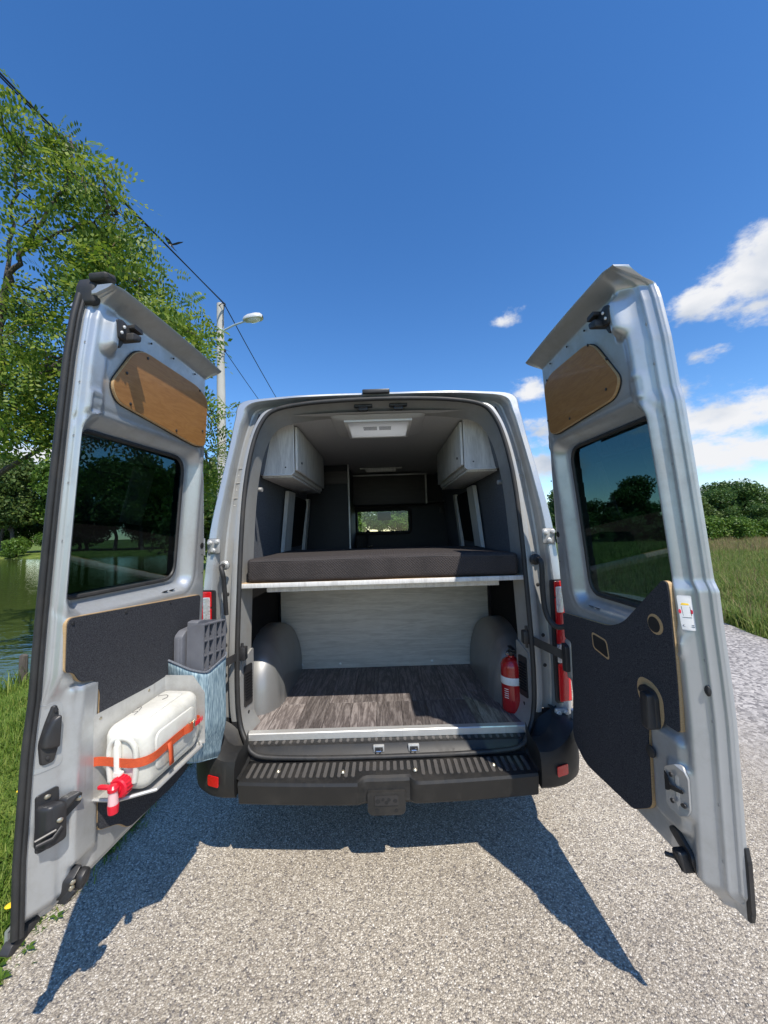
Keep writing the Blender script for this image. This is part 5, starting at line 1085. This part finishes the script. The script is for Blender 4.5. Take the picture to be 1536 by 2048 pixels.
limbs = [[tb, (-8.95, 8.6, 1.5), (-8.8, 8.5, 4.0), (-8.38, 8.3, 6.56), (-8.08, 8.2, 7.4), (-7.61, 8.1, 8.1), (-6.93, 8.0, 9.02), (-6.66, 8.0, 9.4), (-6.5, 8, 10.3)],
         [(-8.38, 8.3, 6.56), (-8.4, 8.5, 8.2), (-8.2, 8.4, 9.6), (-7.9, 8.3, 10.9)], [(-7.61, 8.1, 8.1), (-6.6, 8.0, 8.35), (-5.5, 7.8, 8.5)],
         [(-8.8, 8.5, 4.0), (-7.6, 8.4, 5.2), (-6.2, 8.2, 6.1), (-5.0, 7.8, 6.2), (-4.0, 7.4, 5.8)], [(-8.9, 8.55, 3.0), (-7.4, 8.7, 3.9), (-6.0, 9.0, 4.3), (-4.6, 9.2, 4.3)],
         [(-8.8, 8.5, 4.0), (-9.6, 8.8, 6.0), (-10.2, 9.0, 8.5)], [(-8.8, 8.5, 4.2), (-8.2, 9.6, 6.0), (-7.2, 10.3, 7.8)]]
limbs = [[pull(p) if p is not tb else p for p in lm] for lm in limbs]; limbs[0][1] = (-8.7, 6.4, 1.0)
lr = [(.10, .014), (.05, .012), (.035, .012), (.06, .015), (.05, .015), (.06, .015), (.06, .015)]
tk = MB(); nodes = []
for lm, (ra, rb_) in zip(limbs, lr):
    p = spline(lm, 6); m_ = len(p); p = [(x + .03 * math.sin(i * 1.7), y + .03 * math.cos(i * 2.1), z) for i, (x, y, z) in enumerate(p)]
    tk.tube(p, [ra + (rb_ - ra) * (i / (m_ - 1)) ** .6 for i in range(m_)], 8); nodes += p[4:]
NP = np.array(nodes); twig_c = []
for t in tips + far_tips:
    t = np.array(t); cost = np.linalg.norm(NP - t, axis=1) + .8 * np.maximum(0, NP[:, 2] - t[2] + .1); b0 = NP[cost.argmin()]
    mid = (b0 + t) / 2 + rng.normal(size=3) * .12 + np.array([0, 0, .12]); p = spline([tuple(b0), tuple(mid), tuple(t)], 4)
    tk.tube(p, [.026 - .019 * i / (len(p) - 1) for i in range(len(p))], 5)
    for q in range(3):
        e = t + rng.normal(size=3) * np.array([.22, .24, .20]); tk.tube([tuple(mid * .3 + t * .7), tuple((mid * .2 + t * .8 + e) / 2 + np.array([0, 0, .05])), tuple(e)], [.010, .007, .003], 4); twig_c.append(e)
    twig_c.append(t)
obj('trunk', tk, 'bark', locust)
nv = len(tips) * 4
V1, F1 = compound_leaves(twig_c[:nv], 10, (.11, .13, .09), .42, 6); V2, F2 = compound_leaves(twig_c[nv:], 12, (.24, .24, .2), .44)
np_obj('crown', np.concatenate([V1, V2]), np.concatenate([F1, F2 + len(V1)]), 'locust_leaf', locust)
pc = np.array(twig_c[:nv]); pc = pc[rng.integers(0, len(pc), 300)] + rng.normal(size=(300, 3)) * .07
pv = []
for c in pc[pc[:, 2] > 6][:130]:
    d = rng.normal(size=2) * .02; h = rng.uniform(.07, .12); w_ = .009
    pv += [c + [-w_, 0, 0], c + [w_, 0, 0], c + [w_ * .6 + d[0], d[1], -h], c + [-w_ * .6 + d[0], d[1], -h]]
np_obj('seed_pods', np.array(pv), np.arange(len(pv)).reshape(-1, 4), 'pod_brown', locust)['kind'] = 'stuff'

def blob_tree(seed, h, rad, n, leaf, trunk_h, lobes=14):
    """crown of leaf-sized quads on many lobes; returns trunk MB, V, F"""
    g = np.random.default_rng(seed); cen = []; 
    for k in range(lobes):
        a = g.uniform(0, 2 * math.pi); rr = rad * .62 * math.sqrt(g.uniform(0, 1)); f = g.uniform(0, 1)
        zc = trunk_h + (h - trunk_h) * (.18 + .66 * f); sh = 1 - .55 * abs(f - .38) * 1.3
        cen.append((rr * math.cos(a) * sh, rr * math.sin(a) * sh, zc, rad * g.uniform(.26, .46)))
    cen.append((0, 0, h - rad * .32, rad * .34))
    C = np.array(cen); w = C[:, 3] ** 2; idx = g.choice(len(C), n, p=w / w.sum())
    d = g.normal(size=(n, 3)); d /= np.linalg.norm(d, axis=1)[:, None]; r = C[idx, 3] * (1 - .55 * g.uniform(0, 1, n) ** 2.2) * (1 + .28 * np.sin(d[:, 0] * 5 + idx) * np.cos(d[:, 2] * 4 + d[:, 1] * 3))
    p = C[idx, :3] + d * r[:, None] * np.array([1, 1, .82])
    nrm = d * .8 + g.normal(size=(n, 3)) * .7; nrm /= np.linalg.norm(nrm, axis=1)[:, None]
    t = g.normal(size=(n, 3)); t -= (t * nrm).sum(1)[:, None] * nrm; t /= np.linalg.norm(t, axis=1)[:, None]; bt = np.cross(nrm, t)
    s = leaf * g.uniform(.55, 1.35, n)[:, None]
    V = np.stack([p - t * s * .5, p + bt * s * .30, p + t * s * .62, p - bt * s * .30], 1).reshape(-1, 3); F = np.arange(4 * n).reshape(-1, 4)
    tk = MB(); tk.tube([(0, 0, -.3), (.05 * rad, 0, trunk_h * .6), (0, .04 * rad, trunk_h * 1.1), (0, 0, h * .7)], [.05 * rad + .04, .04 * rad + .03, .035 * rad + .02, .01], 7)
    for c in C[:9]: tk.tube([(0, .02 * rad, trunk_h * g.uniform(.7, 1.1)), (c[0] * .5, c[1] * .5, (trunk_h + c[2]) / 2), (c[0], c[1], c[2])], [.025 * rad, .017 * rad, .005 * rad], 5)
    return tk, V, F
PROTO = {}
def place_tree(name, key, build, x, y, rz, sc, label, cat, group, leafm):
    k = (key, leafm)
    if k not in PROTO:
        tk, V, F = build()
        r = thing(name, (0, 0, 0), label, cat, group); obj('trunk', tk, 'bark', r); np_obj('crown', V, F, leafm, r); PROTO[k] = r
    else: r = copy_tree(PROTO[k]); tag(r, label, cat, group)
    r.location = (x, y, land_z(x, y) if abs(x) < 150 and abs(y) < 90 else 0); r.rotation_euler = (0, 0, rz); r.scale = (sc, sc, sc * random.uniform(.93, 1.08))
    return r
tA = lambda: blob_tree(11, 5.2, 2.6, 12000, .21, .9, 18)
tB = lambda: blob_tree(12, 5.8, 2.4, 12000, .20, 1.2, 20)
tD = lambda: blob_tree(15, 5.0, 2.9, 12000, .22, .7, 22)
bC = lambda: blob_tree(13, 1.7, 1.5, 5000, .15, .15, 12)
tF = lambda: blob_tree(14, 13.5, 5.2, 26000, .42, 3.2, 26)
G1 = 'trees beyond the meadow on the right'
row = [(27.0, 33.5, 'A', 1.0, 'olive_leaf', 'olive-green rounded tree right beside the edge of the right rear door'), (29.6, 34.0, 'B', .93, 'far_leaf', 'dark green tree between the olive tree and the tallest tree beyond the meadow'),
       (32.4, 34.5, 'D', 1.2, 'far_leaf', 'tallest broad dark tree on the skyline beyond the meadow'), (35.5, 34.0, 'A', 1.12, 'far_leaf', 'dark rounded tree at the right edge beyond the meadow'), (38.8, 33.0, 'B', 1.05, 'olive_leaf', 'olive tree cut by the right edge of the picture'),
       (30.6, 31.2, 'D', .72, 'far_leaf', 'lower dark tree standing in front of the tallest meadow tree'), (34.2, 31.0, 'B', .72, 'olive_leaf', 'slim olive tree in front of the right-hand trees'), (33.6, 38.5, 'B', 1.22, 'far_leaf', 'dark tree top showing behind the tallest meadow tree')]
for i, (x, y, k, s, lm, lb) in enumerate(row):
    place_tree('deciduous_tree', k, {'A': tA, 'B': tB, 'D': tD}[k], x * 1.04, y * 1.04, i * 1.9, s * .84, lb, 'tree', G1, lm)
for i in range(9):
    x = 11.5 + i * 1.75; y = 37.5 - .35 * i + (i % 3)
    place_tree('deciduous_tree', 'ABD'[i % 3], {'A': tA, 'B': tB, 'D': tD}['ABD'[i % 3]], x, y, i * 2.3, .72 + .10 * (i % 4), 'dark tree seen through the tinted window of the right rear door', 'tree', 'trees seen through the right door window', 'far_leaf')
for i in range(13):
    place_tree('shrub', 'C', bC, 12.0 + i * 1.25, 36.4 - .3 * i + .5 * (i % 2), i * 1.1, .8 + .2 * (i % 3), 'dark bush in the hedge seen through the right door window', 'shrub', 'hedge behind the right door window', 'far_leaf')
for i, (x, y, s, lb) in enumerate([(27.2, 29.6, 1.0, 'bright green shrub at the foot of the olive-green tree'), (29.3, 29.2, .85, 'low bright green shrub left of the slim olive tree'), (31.8, 29.0, .8, 'small bright shrub below the right-hand trees'), (25.6, 30.6, 1.15, 'wide bright shrub touching the edge of the right rear door'), (34.0, 29.6, .95, 'bright shrub at the right picture edge beyond the meadow')]):
    place_tree('shrub', 'C', bC, x, y, i * 2.0, s, lb, 'shrub', 'shrubs along the meadow edge', 'bright_leaf')
for i, (x, y, s, lb) in enumerate([(-52.5, 54.0, 1.0, 'tall green tree on the far pond shore at the left picture edge'), (-47.0, 56.0, .98, 'tall green tree on the far pond shore beside the left door edge'), (-57.5, 58, 1.1, 'tall tree on the far pond shore behind the leftmost one')]):
    place_tree('shore_tree', 'F', tF, x, y, i * 2.1, s, lb, 'tree', 'trees on the far pond shore', 'bright_leaf' if i == 1 else 'olive_leaf')
for i, (x, y, s) in enumerate([(-40, 57, .95), (-34, 54, .9), (-28, 56, .95), (-23, 50, .8)]):
    place_tree('shore_tree', 'F', tF, x, y, 1 + i * 1.7, s, 'tall tree on the far pond shore showing through the left door window', 'tree', 'shore trees behind the left door', 'olive_leaf')
for i, x in enumerate(range(-84, -20, 6)):
    place_tree('shore_tree', 'D', tD, x + 1.5 * (i % 2), 62 + (i % 3) * 2, i * 1.4, 1.7, 'rounded tree in the dark row behind the far pond shore', 'tree', 'back row of trees behind the far shore', 'far_leaf')
for i, (x, y, s, lb) in enumerate([(-50.0, 52.2, 1.5, 'low bright bush at the far waterline at the left picture edge'), (-45.5, 52.0, 1.6, 'low bright bush at the far waterline beside the door edge')]):
    place_tree('shrub', 'C', bC, x, y, i * 2.0, s, lb, 'shrub', 'bushes at the far waterline', 'bright_leaf')
for i, (x, y, k, s, lm, lb) in enumerate([(-8.6, 19.5, 'D', 1.1, 'olive_leaf', 'leafy tree glimpsed between the left door and the van side'), (-2.6, 23.0, 'A', .8, 'bright_leaf', 'bright green tree left of the road seen through the partition window'), (1.6, 36.0, 'B', 1.0, 'bright_leaf', 'bright green tree right of the road seen through the partition window'),
                                         (-4.0, 40.0, 'D', 1.2, 'olive_leaf', 'tree further left of the road ahead of the van'), (4.5, 46.0, 'D', 1.2, 'olive_leaf', 'tree at the end of the road ahead of the van'), (-1.0, 78.0, 'A', 1.6, 'far_leaf', 'farthest dark tree closing the road ahead of the van')]):
    place_tree('roadside_tree', k, {'A': tA, 'B': tB, 'D': tD}[k], x, y, i * 1.3, s, lb, 'tree', 'trees along the road ahead', lm)

# grass blades
def blades(P, h, wd, bend):
    n = len(P); P = np.asarray(P, float); h = np.asarray(h)[:, None]; a = rng.uniform(0, 2 * math.pi, n); d = np.stack([np.cos(a), np.sin(a), 0 * a], 1); s = np.stack([-np.sin(a), np.cos(a), 0 * a], 1) * wd[:, None]
    b = (bend * rng.uniform(.2, 1.2, n))[:, None]; up_ = np.array([0, 0, 1.0])
    p1 = P + up_ * h * .55 + d * h * b * .3; p2 = P + up_ * h * (1 - .25 * b) + d * h * b
    V = np.stack([P - s, P + s, p1 + s * .75, p1 - s * .75, p2 + s * .12, p2 - s * .12], 1).reshape(-1, 3)
    k = np.arange(n)[:, None] * 6; F = np.concatenate([k + np.array([0, 1, 2, 3]), k + np.array([3, 2, 4, 5])], 0)
    return V, F
def field(name, P, hr, wr, bend, m, label):
    P = np.array([(x, y, land_z(x, y) - .01) for x, y in P]); n = len(P)
    clump = .72 + .4 * np.sin(P[:, 0] * 3.1 + np.sin(P[:, 1] * 2.3)) * np.sin(P[:, 1] * 2.7 + 1)
    V, F = blades(P, rng.uniform(*hr, n) * np.clip(clump, .35, 1.2), rng.uniform(*wr, n), bend); o = np_obj(name, V, F, m); return tag(o, label, 'grass', kind='stuff')
def verge(n, lo, hi, near):
    out = []
    while len(out) < n:
        y = near + (9 - near) * rng.uniform() ** 1.8; x = -rng.uniform(lo, hi) * y - .15
        if x > road_edge_l(y) - .01 * rng.uniform(0, 12) - .0: continue
        if land_z(x, y) < -.5: continue
        out.append((x, y))
    return out
field('verge_grass', verge(30000, .84, 1.35, .7), (.05, .15), (.0022, .0042), .8, 'grass_blade', 'bright green mown grass between the road and the pond')
field('verge_grass', [(rng.uniform(-5.4, -1.55), rng.uniform(-1, 14)) for _ in range(16000)], (.05, .13), (.003, .005), .8, 'grass_blade', 'bright green grass along the road behind the left door')
edge_b = [(road_edge_l(y) + rng.normal() * .045 - .03, y) for y in rng.uniform(.7, 3.6, 3800)]
field('verge_grass', edge_b, (.03, .10), (.0018, .0035), 1.1, 'grass_blade', 'straggling grass spilling over the left road edge')
bank = []
while len(bank) < 3500:
    y = rng.uniform(3.5, 9); x = pond_edge(y) + rng.uniform(-.2, 1.6)
    bank.append((x, y))
field('bank_grass', bank, (.15, .5), (.004, .008), .7, 'grass_blade', 'taller grass along the near edge of the pond')
def meadow(n, y0, y1, lo, hi, p=1.4):
    out = []
    while len(out) < n:
        y = y0 + (y1 - y0) * rng.uniform() ** p; x = rng.uniform(lo, hi) * y
        if x < road_edge_r(y) + rng.uniform(-.15, .5) ** 2 * 2: continue
        out.append((x, y))
    return out
field('meadow_grass', meadow(46000, 4.6, 33, .80, 1.12), (.14, .40), (.004, .010), .7, 'meadow_blade', 'tall unmown meadow grass right of the gravel')
field('meadow_grass', meadow(14000, 6, 32, .2, .82), (.22, .5), (.006, .013), .7, 'meadow_blade', 'meadow grass seen through the right door window')
field('seed_grass', meadow(9000, 19, 32, .78, 1.12, 1.0), (.30, .6), (.004, .009), .5, 'seed_grass', 'reddish seeding grass at the back of the meadow')
field('seed_grass', meadow(3500, 5.5, 24, .80, 1.12, 1.2), (.25, .5), (.003, .006), .6, 'seed_grass', 'dry seed stalks scattered through the near meadow')
# weeds creeping over the road edge and a few flowers
wv = []; wf = []
for i in range(420):
    y = rng.uniform(.8, 4.2); x = road_edge_l(y) + rng.normal() * .05 - .05; z = .012; nl = 6
    for k in range(nl):
        a = k * 2 * math.pi / nl + rng.uniform(-.3, .3); l = rng.uniform(.015, .04); w_ = l * .22; d = np.array([math.cos(a), math.sin(a), 0]); s = np.array([-d[1], d[0], 0]); c = np.array([x, y, z]); o = len(wv)
        wv += [c, c + d * l * .5 + s * w_ + [0, 0, l * .35], c + d * l + [0, 0, l * .25], c + d * l * .5 - s * w_ + [0, 0, l * .35]]; wf.append([o, o + 1, o + 2, o + 3])
tag(np_obj('verge_weeds', np.array(wv), np.array(wf), 'bright_leaf'), 'low broad-leaved weeds along the left road edge', 'weeds', kind='stuff')
for i, (x, y, lb) in enumerate([(-2.28, 2.42, 'yellow dandelion in the grass left of the open left door'), (-1.62, 1.68, 'small yellow flower at the road edge below the left door')]):
    f = thing('yellow_flower', (x, y, land_z(x, y)), lb, 'flower', 'yellow flowers in the verge'); z0 = land_z(x, y)
    obj('stem', MB().tube([(x, y, z0), (x + .01, y, z0 + .10)], .0025, 5), 'bright_leaf', f)
    obj('bloom', MB().lathe([(.004, 0), (.016, .006), (.018, .010), (.008, .014)], 12, lambda a, b, c, x=x, y=y, z0=z0: (x + .01 + a, y + b, z0 + .10 + c)), 'yellow', f)

# loose grit on the road: too small to pick apart
g = np.random.default_rng(5); n = 2600; px_ = g.uniform(-1.4, 3.2, n); py_ = .9 + 3.6 * g.uniform(0, 1, n) ** 1.4; sz = g.uniform(.0018, .0052, n)
oc = np.array([(1, 0, 0), (-1, 0, 0), (0, 1, 0), (0, -1, 0), (0, 0, .8), (0, 0, -.4)]); of = np.array([(0, 2, 4), (2, 1, 4), (1, 3, 4), (3, 0, 4), (2, 0, 5), (1, 2, 5), (3, 1, 5), (0, 3, 5)])
V = (oc[None] * sz[:, None, None] * g.uniform(.6, 1.3, (n, 6, 1)) + np.stack([px_, py_, .0065 + sz * .3], 1)[:, None]).reshape(-1, 3); F = (of[None] + (np.arange(n) * 6)[:, None, None]).reshape(-1, 3)
leaf_mat('grit', (.10, .095, .09), (.34, .31, .27), (.62, .58, .52), 0.0, .8)
tag(np_obj('loose_grit', V, F, 'grit'), 'loose grit scattered over the road surface', 'grit', kind='stuff')
